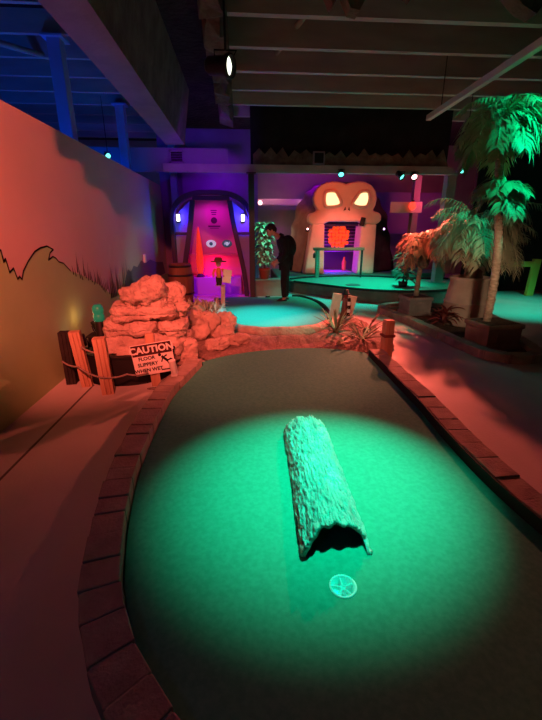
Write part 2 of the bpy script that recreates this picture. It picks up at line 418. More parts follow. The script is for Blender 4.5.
tag(mb.build('junction_box', ['duct', 'black'], bevel=.008), 'small grey box with dark face on top of the beam', 'box')
# fascia and duct left of the beam
mb = MB(); mb.box((-2.35, 9.5, 3.02), (4.2, .1, .46)); struct(mb.build('trim_4', 'duct', loc=(-1.6, 9.5, 2.8)))
t = thing('vent_grille', 'square grille in a pale frame on the blue-lit fascia left of the arched booth', 'vent', (-1.35, 9.43, 2.96))
mb = MB()
for dx, dz, sx, sz in ((0, .11, .30, .03), (0, -.11, .30, .03), (-.135, 0, .03, .25), (.135, 0, .03, .25)): mb.box((-1.35 + dx, 9.43, 3.08 + dz), (sx, .04, sz))
mb.build('frame', 'duct', t)
mb = MB()
for i in range(6): mb.box((-1.35, 9.435, 3.0 + i * .032), (.24, .02, .018), rot=(.5, 0, 0))
mb.build('slats', 'black', t)

# support posts
def post(label, x, y, z0, z1, w, m_, name='support_post'):
    t = thing(name, label, 'post', (x, y, z0))
    b = MB(); b.box((x, y, (z0 + z1) / 2), (w, w, z1 - z0)); b.build('shaft', m_, t, bevel=.01)
    b = MB(); b.box((x, y, z0 + .01), (w * 1.8, w * 1.8, .02)); b.build('base_plate', m_, t)
    b = MB(); b.box((x, y, z1 - .012), (w * 1.6, w * 1.6, .024)); b.build('cap_plate', m_, t)
    return t
post('nearest blue-lit steel post behind the left mural wall', -2.36, 6.3, 0, 3.96, .17, 'bluepost')
post('second blue-lit steel post behind the mural wall, halfway to the booth', -2.36, 9.15, 0, 3.96, .17, 'bluepost')
post('short-looking blue post directly behind the arched booth, below the fascia', -1.62, 10.56, 0, 4.2, .16, 'bluepost')
post('dark square column between the arched booth and the standing person', .25, 9.42, 0, 2.779, .13, 'columndark')
post('pinkish timber post right behind the skull cave with a board nailed to it', 5.25, 12.2, .303, 3.2, .20, 'pinkwood')
post('pinkish timber post left of the large bushy palm, at the end of the beam', 5.0, 9.75, .303, 2.85, .22, 'pinkwood')

# ------------------------------------------------------------------ near green
left_c = [(-.58, 4.42), (-.67, 4.0), (-.78, 3.5), (-.81, 2.9), (-.81, 2.4), (-.78, 2.0), (-.72, 1.62), (-.64, 1.3), (-.54, 1.08), (-.40, .88), (-.2, .68), (.1, .5), (.5, .4)]
right_c = [(1.70, 4.62), (1.69, 4.2), (1.68, 3.7), (1.67, 3.1), (1.63, 2.5), (1.62, 2.0), (1.66, 1.55), (1.74, 1.1), (1.74, .5)]
lp = smooth_path(left_c, 8); rp = smooth_path(right_c, 8)
W = .17
far = smooth_path([(-.60, 4.44), (-.25, 4.72), (.22, 4.92), (.8, 5.0), (1.3, 4.9), (1.68, 4.68)], 6)
def offset(path, side, d):
    out = []; n = len(path)
    for i, p in enumerate(path):
        tn = (path[min(i + 1, n - 1)] - path[max(0, i - 1)]).normalized(); out.append(p + V((tn.y, -tn.x, 0)) * side * d)
    return out
outline = xy(offset(lp, -1, .094))[::-1] + xy(far)[2:-2] + xy(offset(rp, 1, .108)) + [(1.5, .3), (.6, .3)]
HX, HY, HR = .425, 1.305, .062
ring = [(HX + HR * math.cos(2 * PI * k / 32), HY + HR * math.sin(2 * PI * k / 32)) for k in range(32)]
bm = bmesh.new()
def loop(pts, z):
    vs = [bm.verts.new((x, y, z)) for x, y in pts]
    return [bm.edges.new((vs[i], vs[(i + 1) % len(vs)])) for i in range(len(vs))]
es = loop(outline, GZ) + loop(ring, GZ)
bmesh.ops.triangle_fill(bm, edges=es, use_beauty=True)
for f in bm.faces:
    if f.normal.z < 0: f.normal_flip()
bmesh.ops.extrude_face_region(bm, geom=bm.faces[:])
top = [v for v in bm.verts][-0:]
me = bpy.data.meshes.new('putting_green')
bm.free()
# (rebuild plainly: top face + side skirts)
bm = bmesh.new()
es = loop(outline, GZ) + loop(ring, GZ)
bmesh.ops.triangle_fill(bm, edges=es, use_beauty=True)
bmesh.ops.recalc_face_normals(bm, faces=bm.faces[:])
for f in bm.faces:
    if f.normal.z < 0: f.normal_flip()
be = [e for e in bm.edges if e.is_boundary]
r = bmesh.ops.extrude_edge_only(bm, edges=be)
for v in [g_ for g_ in r['geom'] if isinstance(g_, bmesh.types.BMVert)]: v.co.z = .004
bm.to_mesh(me); bm.free(); me.materials.append(M['turf'])
o = bpy.data.objects.new('putting_green', me); COL.objects.link(o)
tag(o, 'large foreground putting green of turf under the bright green spotlight', 'putting green')

t = thing('golf_cup', 'white golf cup sunk into the turf in front of the log', 'golf cup', (HX, HY, 0))
mb = MB(); prof = [(.046, .006), (HR - .003, .008), (HR - .001, GZ - .004), (HR + .001, GZ + .002), (HR - .010, GZ + .002), (HR - .013, .016), (.0001, .014)]
mb.lathe(prof, (HX, HY, 0), 40); mb.build('cup_liner', 'whiteplastic', t)
mb = MB()
for k in range(5):
    a = 2 * PI * k / 5 + .35
    mb.bar((HX + .012 * math.cos(a), HY + .012 * math.sin(a), .046), (HX + .05 * math.cos(a), HY + .05 * math.sin(a), .046), .006, .02)
mb.lathe([(.010, .014), (.014, .016), (.014, .052), (.008, .054), (.008, .016)], (HX, HY, 0), 20)
mb.build('ribs', 'whiteplastic', t)

mb = curb_blocks(lp, W, .14, .15, seed=3)
tag(mb.build('brick_curb', ['brick', 'rockdark'], bevel=.006), 'curved brick curb along the left edge of the foreground green', 'curb')
rp2 = rp
mb = curb_blocks(rp2, W, .14, .20, seed=5)
tag(mb.build('brick_curb', ['brick', 'rockdark'], bevel=.006), 'brick curb along the right edge of the foreground green', 'curb')
# black strip that paints the shade on the right curb's inner face
def edging(path, side, z0, z1, th=.012):
    b = MB(); n = len(path); vs = []
    for i, p in enumerate(path):
        tn = (path[min(i + 1, n - 1)] - path[max(0, i - 1)]).normalized(); nr = V((tn.y, -tn.x, 0)) * side
        for d, z in ((W / 2 + .006, z0), (W / 2 + .006 + th, z0), (W / 2 + .006 + th, z1), (W / 2 + .006, z1)):
            q = p + nr * d; vs.append((q.x, q.y, z))
    fs = []
    for i in range(n - 1):
        for k in range(4):
            k2 = (k + 1) % 4; fs.append((i * 4 + k, i * 4 + k2, (i + 1) * 4 + k2, (i + 1) * 4 + k))
    b.add(vs, fs); return b
tag(edging(rp, 1, .05, .138).build('curb_shade_strip', 'rubber_and_shade'), 'black strip painting the shade on the inside of the right brick curb', 'edging')

# ------------------------------------------------------------------ log tunnel
A0 = V((.437, 1.475, GZ)); A1 = V((.475, 2.74, GZ)); ax = (A1 - A0).normalized(); sd = V((ax.y, -ax.x, 0))
NL, NA = 240, 120; RX, RZ = .172, .135
def bark_r(a, s):
    q = V((math.cos(a) * 3.0, math.sin(a) * 3.0, s * 3.0))
    w1 = .5 * noise.noise(q * 2.0)
    rid = 1 - abs(noise.noise(V((a * 7.5 + w1, s * 5.5, 3.1)))) * 2.4
    rid2 = 1 - abs(noise.noise(V((a * 15 + w1, s * 14, 8.3)))) * 2.2
    return .008 * noise.noise(q * .8) - .017 * max(0, rid - .3) - .011 * max(0, rid2 - .25) + .006 * noise.noise(q * 12)
vs = []; fs = []
Ltot = (A1 - A0).length
for shell in (0, 1):
    for i in range(NL + 1):
        for k in range(NA + 1):
            a = PI * k / NA; u = i / NL
            # ragged notch at the near end: the crown is cut back from the mouth
            c_ = abs(a - PI / 2) / (PI / 2)
            f_ = a / PI; up_ = max(0, min(1, (f_ - .16) / .22)) * max(0, min(1, (.985 - f_) / .07))
            cut = .085 * up_ * (1 + .05 * math.sin(a * 4)) + .02 * noise.noise(V((a * 4, 1, 2))) * up_
            cut0 = .095 * (1 - c_ ** 6) * (1 + .22 * math.sin(a * 5 + .6)) if c_ < 1 else 0
            s0 = cut; s = s0 + (Ltot - s0) * u
            s -= .03 * u * (noise.noise(V((a * 3, 0, 5))))
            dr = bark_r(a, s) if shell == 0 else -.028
            kx = 1 + .06 * (1 - u)
            p = A0 + ax * s + sd * (-math.cos(a) * (RX * kx + dr)) + V((0, 0, math.sin(a) * (RZ + dr) + .001))
            vs.append(p)
n1 = (NL + 1) * (NA + 1)
for i in range(NL):
    for k in range(NA):
        a_ = i * (NA + 1) + k; fs.append((a_, a_ + NA + 1, a_ + NA + 2, a_ + 1))
nf = len(fs)
for i in range(NL):
    for k in range(NA):
        a_ = n1 + i * (NA + 1) + k; fs.append((a_, a_ + 1, a_ + NA + 2, a_ + NA + 1))
nf2 = len(fs)
for k in range(NA):
    fs.append((k, k + 1, n1 + k + 1, n1 + k)); b_ = NL * (NA + 1); fs.append((b_ + k + 1, b_ + k, n1 + b_ + k, n1 + b_ + k + 1))
for i in range(NL):
    a_, b_ = i * (NA + 1), (i + 1) * (NA + 1)
    fs.append((a_, n1 + a_, n1 + b_, b_)); fs.append((a_ + NA, b_ + NA, n1 + b_ + NA, n1 + a_ + NA))
mb = MB(); mb.add(vs, fs, 0, True)
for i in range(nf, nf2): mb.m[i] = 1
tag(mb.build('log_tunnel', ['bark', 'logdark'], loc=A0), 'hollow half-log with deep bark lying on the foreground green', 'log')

# ------------------------------------------------------------------ fence posts, rope, basin, rocks, sign
def wood_post(name, label, cat, x, y, w, h, lean=(0, 0), m_='postwood', rz=0.2, group=None, cap=None):
    t = thing(name, label, cat, (x, y, 0), group)
    b = MB(); NS = 12; vs = []; fs = []
    prof = [(-1, -1), (-.3, -1.04), (-.22, -.86), (-.14, -1.02), (.45, -1), (.52, -.84), (.6, -1), (1, -1), (1, -.2), (.88, 0), (1, .2), (1, 1), (.1, 1), (0, .85), (-.1, 1), (-1, 1), (-1, .3), (-.86, .2), (-1, .1)]
    for i in range(NS + 1):
        z = h * i / NS
        for px, py in prof:
            q = V((px * w / 2, py * w / 2, 0)) * (1 + .05 * noise.noise(V((px * 2, py * 2 + x * 9, z * 6))))
            q = Euler((0, 0, rz)).to_matrix() @ q
            vs.append((x + q.x + lean[0] * z / h, y + q.y + lean[1] * z / h, z))
    n = len(prof)
    for i in range(NS):
        for k in range(n):
            k2 = (k + 1) % n; fs.append((i * n + k, i * n + k2, (i + 1) * n + k2, (i + 1) * n + k))
    fs.append([NS * n + k for k in range(n)]); fs.append(list(range(n))[::-1])
    b.add(vs, fs); b.build('shaft', m_, t)
    if cap:
        b = MB(); b.box((x + lean[0], y + lean[1], h * .64), (w * 1.25, w * 1.25, .035), rot=(0, 0, rz)); b.build('collar', cap, t)
        b = MB(); b.box((x + lean[0], y + lean[1], h + .015), (w * 1.1, w * 1.1, .03), rot=(0, 0, rz), taper=.8); b.build('cap', m_, t, bevel=.006)
    return t
wood_post('fence_post', 'black post against the mural wall, leftmost of the fence', 'fence post', -1.88, 4.08, .10, .58, m_='blackwood', rz=.1)
wood_post('fence_post', 'short orange wooden fence post nearest the wall, beside the black post', 'fence post', -1.69, 4.0, .105, .60, lean=(-.05, 0))
wood_post('fence_post', 'orange grooved wooden fence post standing clear in front of the dark basin', 'fence post', -1.40, 3.78, .115, .58, lean=(-.03, .02))
wood_post('fence_post', 'lone reddish grooved post with a collar at the far right corner of the green', 'fence post', 1.86, 4.71, .115, .47, cap='darkred', rz=.1)

def rope(pts, sag, label, r=.011):
    out = []
    for i in range(len(pts) - 1):
        a, b = V(pts[i]), V(pts[i + 1])
        for k in range(8):
            u = k / 8; p = a.lerp(b, u); p.z -= sag * 4 * u * (1 - u); out.append(p)
    out.append(V(pts[-1]))
    b_ = MB(); b_.tube(out, r, 8); return tag(b_.build('rope', 'rope'), label, 'rope')
rope([(-1.66, 3.915, .46), (-1.43, 3.865, .42)], .035, 'short sagging grey rope between the two orange fence posts', .010)
rope([(-1.93, 4.03, .27), (-1.72, 3.90, .25), (-1.43, 3.705, .20), (-1.2, 3.80, .19), (-1.0, 3.86, .18)], .02, 'long low grey rope running from the wall past the posts to the caution sign', .010)

arc = smooth_path([(-1.98, 4.20), (-1.75, 4.10), (-1.45, 3.96), (-1.15, 3.97), (-.93, 4.12), (-.80, 4.32)], 8)
b = MB(); n = len(arc); vs = []; fs = []
for i, p in enumerate(arc):
    tn = (arc[min(i + 1, n - 1)] - arc[max(0, i - 1)]).normalized(); nr = V((-tn.y, tn.x, 0))
    for d, z in ((0, 0), (0, .30), (-.015, .31), (-.015, .33), (.05, .33), (.05, 0)):
        q = p + nr * d; vs.append((q.x, q.y, z))
for i in range(n - 1):
    for k in range(6):
        k2 = (k + 1) % 6; fs.append((i * 6 + k2, i * 6 + k, (i + 1) * 6 + k, (i + 1) * 6 + k2))
fs += [list(range(6)), [(n - 1) * 6 + k for k in range(6)][::-1]]
b.add(vs, fs); tag(b.build('basin_wall', 'black'), 'black curved basin wall behind the orange fence posts', 'basin')

def rock(label, c, size, seed, rotz=0, m_='rock', amp=.10, p=3.2, strata=.05, tilt=(0, 0), group=None):
    b = MB(); b.rock(c, size, seed, rotz, p, amp, strata, tilt=tilt)
    return tag(b.build('boulder', m_), label, 'rock', group)
rock('sloping cap stone on top of the stacked rock pile', (-1.17, 4.70, .855), (.58, .50, .31), 1, .1, amp=.30, p=2.5, tilt=(0, -.06))
rock('broad flat slab just below the cap stone of the rock pile', (-1.16, 4.70, .665), (.76, .60, .22), 2, .05, amp=.2, p=5)
rock('shoulder stone at the upper right of the rock pile, beside the cap', (-.84, 4.86, .74), (.34, .40, .34), 14, .2, amp=.25, p=3)
rock('wide slab in the middle of the rock pile, left piece', (-1.30, 4.68, .495), (.62, .62, .20), 3, -.06, amp=.18, p=5)
rock('smaller block right of the middle slab in the rock pile', (-.86, 4.66, .475), (.38, .58, .21), 4, .1, amp=.2, p=4.5)
rock('low wide base stone of the rock pile behind the dark basin', (-1.34, 4.70, .205), (.66, .66, .42), 5, .05, amp=.16, p=5)
rock('base stone of the rock pile behind the caution sign', (-.88, 4.72, .20), (.36, .62, .40), 6, -.1, amp=.18, p=4.5)
rock('squarish upright block beside the caution sign at the curb end', (-.70, 4.58, .165), (.24, .20, .34), 7, .15, amp=.12, p=6)
rock('rounded boulder with dark cracks right of the rock pile', (-.60, 5.55, .28), (.42, .40, .56), 8, .4, m_='rockdark', amp=.34, p=2.8)
rock('smooth leaning boulder at the right end of the rock cluster', (-.29, 5.62, .20), (.36, .36, .40), 9, -.4, amp=.26, p=2.8)
rock('small rock wedged behind the cracked boulder', (-.75, 5.9, .24), (.34, .32, .48), 10, .6, m_='rockdark', amp=.3, p=2.8)
rock('low flat rock in the gravel right of the squarish block', (-.36, 5.02, .13), (.34, .26, .19), 12, .5, amp=.12, p=2.8)
rock('long low stone lying in the gravel under the smooth boulder', (-.10, 5.24, .13), (.40, .18, .16), 13, .25, amp=.12, p=2.8)

# little dark floodlights hidden behind the fence, washing up the wall
def flood(label, x, y, z, rot, m_, lens, name='floodlight', s=1.0):
    t = thing(name, label, 'light', (x, y, z))
    e = Euler(rot).to_matrix()
    def T(b_): b_.v = [V((x, y, z)) + e @ (p * s) for p in b_.v]; return b_
    b = MB(); b.lathe([(.035, -.09), (.05, -.08), (.055, 0), (.062, .03), (.062, .05), (.05, .05), (.048, .03), (.0001, .03)], (0, 0, 0), 20); T(b).build('housing', m_, t)
    b = MB(); b.lathe([(.047, .032), (.047, .036), (.03, .042), (.0001, .044)], (0, 0, 0), 20); T(b).build('lens', lens, t)
    b = MB(); b.tube([(-.065, 0, 0), (-.07, 0, -.06), (-.05, 0, -.13), (.05, 0, -.13), (.07, 0, -.06), (.065, 0, 0)], .008, 6); T(b).build('bracket', m_, t)
    return t
flood('small black floodlight behind the fence posts aimed up the mural wall', -1.87, 4.42, .40, (0, -.25, 0), 'black', 'lens_w')
flood('small dark floodlight beside the rock pile aimed up the mural wall', -1.84, 4.90, .46, (0, -.25, 0), 'black', 'lens_w')
b = MB(); b.box((-1.87, 4.42, .13), (.2, .2, .26)); b.box((-1.87, 4.42, .265), (.24, .24, .02)); tag(b.build('electrical_box', 'black', bevel=.01), 'black box holding up the floodlight behind the fence', 'box')
b = MB(); b.box((-1.84, 4.90, .16), (.2, .2, .32)); b.box((-1.84, 4.90, .325), (.24, .24, .02)); tag(b.build('electrical_box', 'black', bevel=.01), 'black box under the floodlight left of the rock pile', 'box')
t = thing('lantern', 'rounded green canister light between the fence and the rock pile', 'light', (-1.70, 4.62, .02))
b = MB(); b.lathe([(.05, .0), (.055, .03), (.055, .56), (.03, .60), (.03, .61)], (-1.70, 4.62, .0), 18); b.build('stand', 'black', t)
b = MB(); b.lathe([(.045, .56), (.06, .58), (.062, .64), (.05, .655), (.062, .67), (.06, .73), (.04, .76), (.0001, .765)], (-1.70, 4.62, 0), 18); b.build('canister', mat('teal_canister', (.02, .30, .16), .4, emit=(.0, .25, .12), estr=.35), t)

# caution sign
t = thing('caution_sign', 'caution sign board fixed to a stubby orange post at the curb', 'sign', (-.96, 3.93, 0))
b = MB(); b.box((-.96, 3.945, .29), (.09, .07, .58), rot=(.0, -.04, .1)); b.build('stake', 'postwood', t, bevel=.008)
SM = Matrix.Translation((-.94, 3.885, .325)) @ Matrix.Rotation(.17, 4, 'Z') @ Matrix.Rotation(R(-6), 4, 'Y') @ Matrix.Rotation(R(90), 4, 'X')
SW, SH = .41, .335
def sbox(bm_, x0, y0, x1, y1, z0, z1, mi):
    vs = [SM @ V((x, y, z)) for z in (z0, z1) for x, y in ((x0, y0), (x1, y0), (x1, y1), (x0, y1))]
    bm_.add(vs, [(3, 2, 1, 0), (4, 5, 6, 7), (0, 1, 5, 4), (1, 2, 6, 5), (2, 3, 7, 6), (3, 0, 4, 7)], mi)
b = MB(); sbox(b, -SW / 2, -SH / 2, SW / 2, SH / 2, -.008, 0, 0); panel = b.build('sign_panel', 'sign_white', t)
b = MB(); sbox(b, -SW / 2 + .006, .045, SW / 2 - .006, SH / 2 - .006, .0005, .003, 0); b.build('header_band', 'sign_dark', panel)
b = MB(); text_mesh(b, 'CAUTION', .098, SM @ Matrix.Translation((0, .103, .004)), 0, .001, .0035); b.build('lettering', 'sign_white', panel)
b = MB()
for s_, yy in (('FLOOR', .012), ('SLIPPERY', -.052), ('WHEN WET', -.116)):
    text_mesh(b, s_, .052, SM @ Matrix.Translation((-.065, yy, .003)), 0, .001, .0015)
b.build('lettering', 'sign_text', panel)
b = MB()
def pic(ax_, ay, bx, by, w):
    a_, c_ = V((ax_, ay, 0)), V((bx, by, 0)); d = (c_ - a_).normalized(); n_ = V((-d.y, d.x, 0)) * w / 2
    vs = [SM @ (q + V((0, 0, z))) for z in (.001, .003) for q in (a_ - n_, c_ - n_, c_ + n_, a_ + n_)]
    b.add(vs, [(3, 2, 1, 0), (4, 5, 6, 7), (0, 1, 5, 4), (1, 2, 6, 5), (2, 3, 7, 6), (3, 0, 4, 7)])
for s_ in ((.085, .012, .135, -.045, .026), (.135, -.045, .18, -.03, .02), (.18, -.03, .19, -.08, .016), (.135, -.045, .16, -.10, .02), (.16, -.10, .185, -.12, .014),
           (.098, -.003, .14, .018, .014), (.095, -.003, .075, -.05, .012), (.06, -.135, .19, -.14, .012)): pic(*s_)
vs = [SM @ V((.068 + .017 * math.cos(k * PI / 6), .03 + .017 * math.sin(k * PI / 6), .003)) for k in range(12)]; b.add(vs, [list(range(12))])
b.build('pictogram', 'sign_text', panel)
t = thing('spotlight', 'small pale cylinder spotlight on the curb under the caution sign', 'light', (-.715, 3.86, .145))
b = MB(); b.lathe([(.03, -.075), (.034, -.07), (.034, .06), (.036, .065), (.036, .075), (.028, .075), (.027, .05), (.0001, .05)], (-.735, 3.835, .245), 20, rot=Euler((0, -.12, 0))); b.build('housing', 'whiteplastic', t)
b = MB(); b.box((-.73, 3.835, .158), (.06, .05, .026)); b.build('foot', 'whiteplastic', t, bevel=.004)
b = MB(); b.tube(smooth_path([(-.75, 3.84, .17), (-.86, 3.80, .10), (-.93, 3.80, .02), (-1.02, 3.83, .012), (-.90, 3.88, .012), (-.80, 3.99, .012)], 6), .006, 6); b.build('cable', 'rope', t)

# ------------------------------------------------------------------ gravel bed, second green
bed = smooth_path([(-.48, 4.68), (-.25, 4.78), (.22, 4.98), (.8, 5.06), (1.3, 4.96), (1.62, 4.84), (2.05, 4.95), (2.2, 5.6), (2.15, 6.6), (1.9, 7.1), (1.62, 6.6), (1.44, 6.33), (1.22, 6.02), (1.0, 5.84), (.75, 5.76), (.5, 5.77), (.25, 5.81), (-.07, 6.06), (-.37, 6.6), (-.46, 7.2), (-.50, 7.9), (-.62, 8.6), (-1.2, 8.3), (-1.2, 6.5), (-.85, 5.2)], 5, True)
c = sum(bed, V()) / len(bed)
bm = bmesh.new(); es = loop([(p.x, p.y) for p in bed], .03)
bmesh.ops.triangle_fill(bm, edges=es, use_beauty=True)
bmesh.ops.subdivide_edges(bm, edges=bm.edges[:], cuts=7, use_grid_fill=True)
for v in bm.verts:
    d_ = min((V((v.co.x, v.co.y, 0)) - p).length for p in bed); k_ = min(1, d_ / .22)
    v.co.z = .03 + k_ * (.055 + .05 * noise.fractal(V((v.co.x * 3.2, v.co.y * 3.2, 1)), 1, 2, 4))
bmesh.ops.recalc_face_normals(bm, faces=bm.faces[:])
for f in bm.faces:
    if f.normal.z < 0: f.normal_flip()
me = bpy.data.meshes.new('gravel_bed'); bm.to_mesh(me); bm.free(); me.materials.append(M['sand'])
o = bpy.data.objects.new('gravel_bed', me); COL.objects.link(o); tag(o, 'pale gravel bed between the two putting greens', 'gravel', kind='stuff')

g2 = smooth_path([(-.62, 9.1), (-.45, 8.3), (-.40, 7.4), (-.28, 6.65), (0, 6.15), (.28, 5.92), (.72, 5.9), (1.12, 6.12), (1.42, 6.5), (1.58, 7.3), (1.62, 8.4), (1.3, 9.2), (.5, 9.15), (-.05, 9.25)], 6, True)
b = MB(); b.prism(xy(g2), .004, GZ); tag(b.build('putting_green', 'turf'), 'smaller cyan-lit putting green near the standing person', 'putting green')
rim = smooth_path([(-.40, 7.6, .05), (-.42, 7.2, .06), (-.34, 6.6, .06), (-.05, 6.08, .06), (.25, 5.84, .07), (.5, 5.80, .075), (.75, 5.79, .07), (1.0, 5.87, .07), (1.22, 6.05, .06), (1.44, 6.35, .06)], 8)
b = MB(); b.tube([p + V((0, 0, .012 * noise.noise(p * 3))) for p in rim], [.085 + .02 * noise.noise(p * 2.5 + V((9, 0, 0))) for p in rim], 14)
tag(b.build('rock_border', 'rock'), 'smooth winding moulded rock border along the front of the cyan-lit green', 'border')
rim2 = smooth_path([(-.62, 9.05, .05), (-.47, 8.45, .05), (-.43, 7.9, .05), (-.41, 7.62, .05)], 8)
b = MB(); b.tube(rim2, .05, 10); tag(b.build('rock_border', 'concrete'), 'pale kerb at the left edge of the cyan-lit green', 'border')
rim3 = smooth_path([(1.50, 6.5, .05), (1.66, 7.3, .05), (1.70, 8.3, .05), (1.45, 9.15, .05), (1.2, 9.3, .05)], 8)
b = MB(); b.tube(rim3, .045, 10); tag(b.build('hose_edging', 'rubber_and_shade'), 'dark rounded edging along the right side of the cyan-lit green', 'edging')
t = thing('golf_cup', 'tiny dark cup hole in the raised turf before the skull cave', 'golf cup', (2.70, 9.36, .30))
b = MB(); b.lathe([(.10, .300), (.13, .318), (.16, .318), (.19, .302)], (2.70, 9.36, 0), 28); b.build('ring', 'riser', t)

# ------------------------------------------------------------------ plants
def leaf_blade(mb_, base, az, el, L, w, droop, mi=0, seg=6, fold=.25):
    d = V((math.cos(az) * math.cos(el), math.sin(az) * math.cos(el), math.sin(el))); p = V(base); sidev = V((-math.sin(az), math.cos(az), 0))
    vs = []; fs = []
    for i in range(seg + 1):
        u = i / seg; ww = w * (math.sin(PI * (.12 + .88 * u)) ** .7) * (1 - u * .25) if u < 1 else 0.0008
        up = V((0, 0, ww * fold))
        vs += [p + sidev * ww / 2 + up, p, p - sidev * ww / 2 + up]
        p = p + d * (L / seg); d = (d + V((0, 0, -droop / seg))).normalized()
    for i in range(seg):
        a = i * 3; fs += [(a, a + 1, a + 4, a + 3), (a + 1, a + 2, a + 5, a + 4)]
    mb_.add(vs, fs, mi, True)
def frond(mb_, base, az, el, L, droop, nl=18, ll=.2, lw=.022, mi=0, ldroop=.9, rr=.006):
    d = V((math.cos(az) * math.cos(el), math.sin(az) * math.cos(el), math.sin(el))); p = V(base); pts = []
    for i in range(nl + 1):
        pts.append(p.copy()); p = p + d * (L / nl); d = (d + V((0, 0, -droop / nl))).normalized()
    mb_.tube(pts[::2] if nl % 2 == 0 else pts, rr, 5, mi)
    for i in range(2, nl + 1):
        u = i / nl; dd = (pts[i] - pts[i - 1]).normalized(); sv = dd.cross(V((0, 0, 1)));
        if sv.length < .05: sv = V((-math.sin(az), math.cos(az), 0))
        sv.normalize()
        l = ll * (.55 + .75 * math.sin(PI * min(1, u * .9 + .05))) * random.uniform(.8, 1.15)
        for s_ in (-1, 1):
            q = (dd * .75 + sv * s_ * .85 + V((0, 0, random.uniform(-.1, .25)))).normalized()
            a0 = pts[i]; a1 = a0 + q * l * .5 + V((0, 0, -.06 * l * ldroop)); a2 = a1 + (q + V((0, 0, -ldroop))).normalized() * l * .5
            wv = (dd - q * dd.dot(q)).normalized() * lw / 2
            mb_.add([a0 - wv * .6, a0 + wv * .6, a1 + wv, a1 - wv, a2], [(0, 1, 2, 3), (3, 2, 4)], mi, True)
def agave(label, x, y, z, n, L, w, seed, mats=('agave', 'agave_dead'), elr=(.15, 1.2), name='agave'):
    random.seed(seed); t = thing(name, label, 'plant', (x, y, z))
    b = MB(); b2 = MB()
    for k in range(n):
        az = 2 * PI * k / n * 2.4 + random.uniform(-.3, .3); el = random.uniform(*elr)
        tgt = b if random.random() < .68 else b2
        leaf_blade(tgt, (x + .02 * math.cos(az), y + .02 * math.sin(az), z + .02), az, el, L * random.uniform(.7, 1.15), w, random.uniform(.2, 1.0))
    b.build('leaves', mats[0], t)
    if b2.v: b2.build('dried_leaves', mats[1], t)
    b = MB(); b.lathe([(.05, 0), (.045, .05), (.0001, .09)], (x, y, z), 10); b.build('crown_base', mats[1], t)
    return t
agave('spiky grey-green agave in front of the small pale sign boards', 1.44, 5.76, .07, 30, .48, .035, 21)
agave('drooping dark agave at the right corner of the gravel bed', 1.68, 5.20, .07, 30, .42, .03, 22, mats=('agave_dead', 'agave'), elr=(.05, 1.0))
agave('low dried agave between the spiky agave and the lone post', 1.92, 5.75, .07, 26, .42, .03, 23, mats=('agave_dead', 'agave'), elr=(.0, .7))
agave('flat straggly dry agave at the edge of the gravel bed', 1.36, 5.14, .07, 14, .36, .022, 24, mats=('agave_dead', 'agave'), elr=(.0, .5))
random.seed(31); t = thing('dried_plant', 'mat of straw-coloured spiky plants left of the cyan-lit green', 'plant', (-.75, 7.7, .09))
b = MB()
for k in range(230):
    x, y = -.85 + random.uniform(-.30, .40), 7.7 + random.uniform(-.75, .55); az = random.uniform(0, 2 * PI)
    leaf_blade(b, (x, y, .09), az, random.uniform(.2, 1.3), random.uniform(.12, .30), .03, random.uniform(.2, 1.2), seg=4)
b.build('leaves', 'dry', t)

# island curb and planters
isl = smooth_path([(2.80, 7.55), (2.95, 6.5), (3.02, 5.6), (3.08, 4.85), (3.22, 4.48), (3.50, 4.36), (3.80, 4.52), (4.05, 5.3), (4.45, 6.4), (4.6, 7.3), (4.1, 7.85), (3.2, 7.95)], 6, True)
isl.append(isl[0])
b = curb_blocks(isl, .15, .12, .24, seed=9); tag(b.build('planter_curb', ['brick', 'rockdark'], bevel=.006), 'low reddish block curb ringing the three palm planters on the right', 'curb')
b = MB(); inner = []
cx_, cy_ = 3.65, 6.2
for p in isl[:-1]: d = V((cx_, cy_, 0)) - p; inner.append(p + d.normalized() * .10)
b.prism(xy(inner), .003, .05); tag(b.build('soil', 'soil', loc=(cx_, cy_, 0)), 'dark soil inside the palm planter curb', 'soil', kind='stuff')

def box_planter(b, c, s, h, rz, z0=.05):
    b.box((c[0], c[1], z0 + h / 2), (s, s * .9, h), rot=(0, 0, rz), taper=1.04)
    e = Euler((0, 0, rz)).to_matrix()
    for sgn in (-1, 1):
        for d, sz in ((V((0, sgn * s * .45, 0)), (s * 1.1, .05, .06)), (V((sgn * s * .5, 0, 0)), (.05, s * .98, .06))):
            q = e @ d; b.box((c[0] + q.x, c[1] + q.y, z0 + h - .03), sz, rot=(0, 0, rz)); b.box((c[0] + q.x, c[1] + q.y, z0 + .03), sz, rot=(0, 0, rz))
    for sgn in (-1, 1):
        for d, sz in ((V((0, sgn * s * .455, 0)), (s * .5, .02, h * .4)),):
            q = e @ d; b.box((c[0] + q.x, c[1] + q.y, z0 + h / 2), sz, rot=(0, 0, rz))
def trunk_path(b, pts, r0, r1, mi=0, rings=22):
    sp = smooth_path(pts, rings // 2); n = len(sp)
    b.tube(sp, [(r0 + (r1 - r0) * i / n) * (1 + (.10 if i % 2 else -.04)) for i in range(n)], 14, mi)

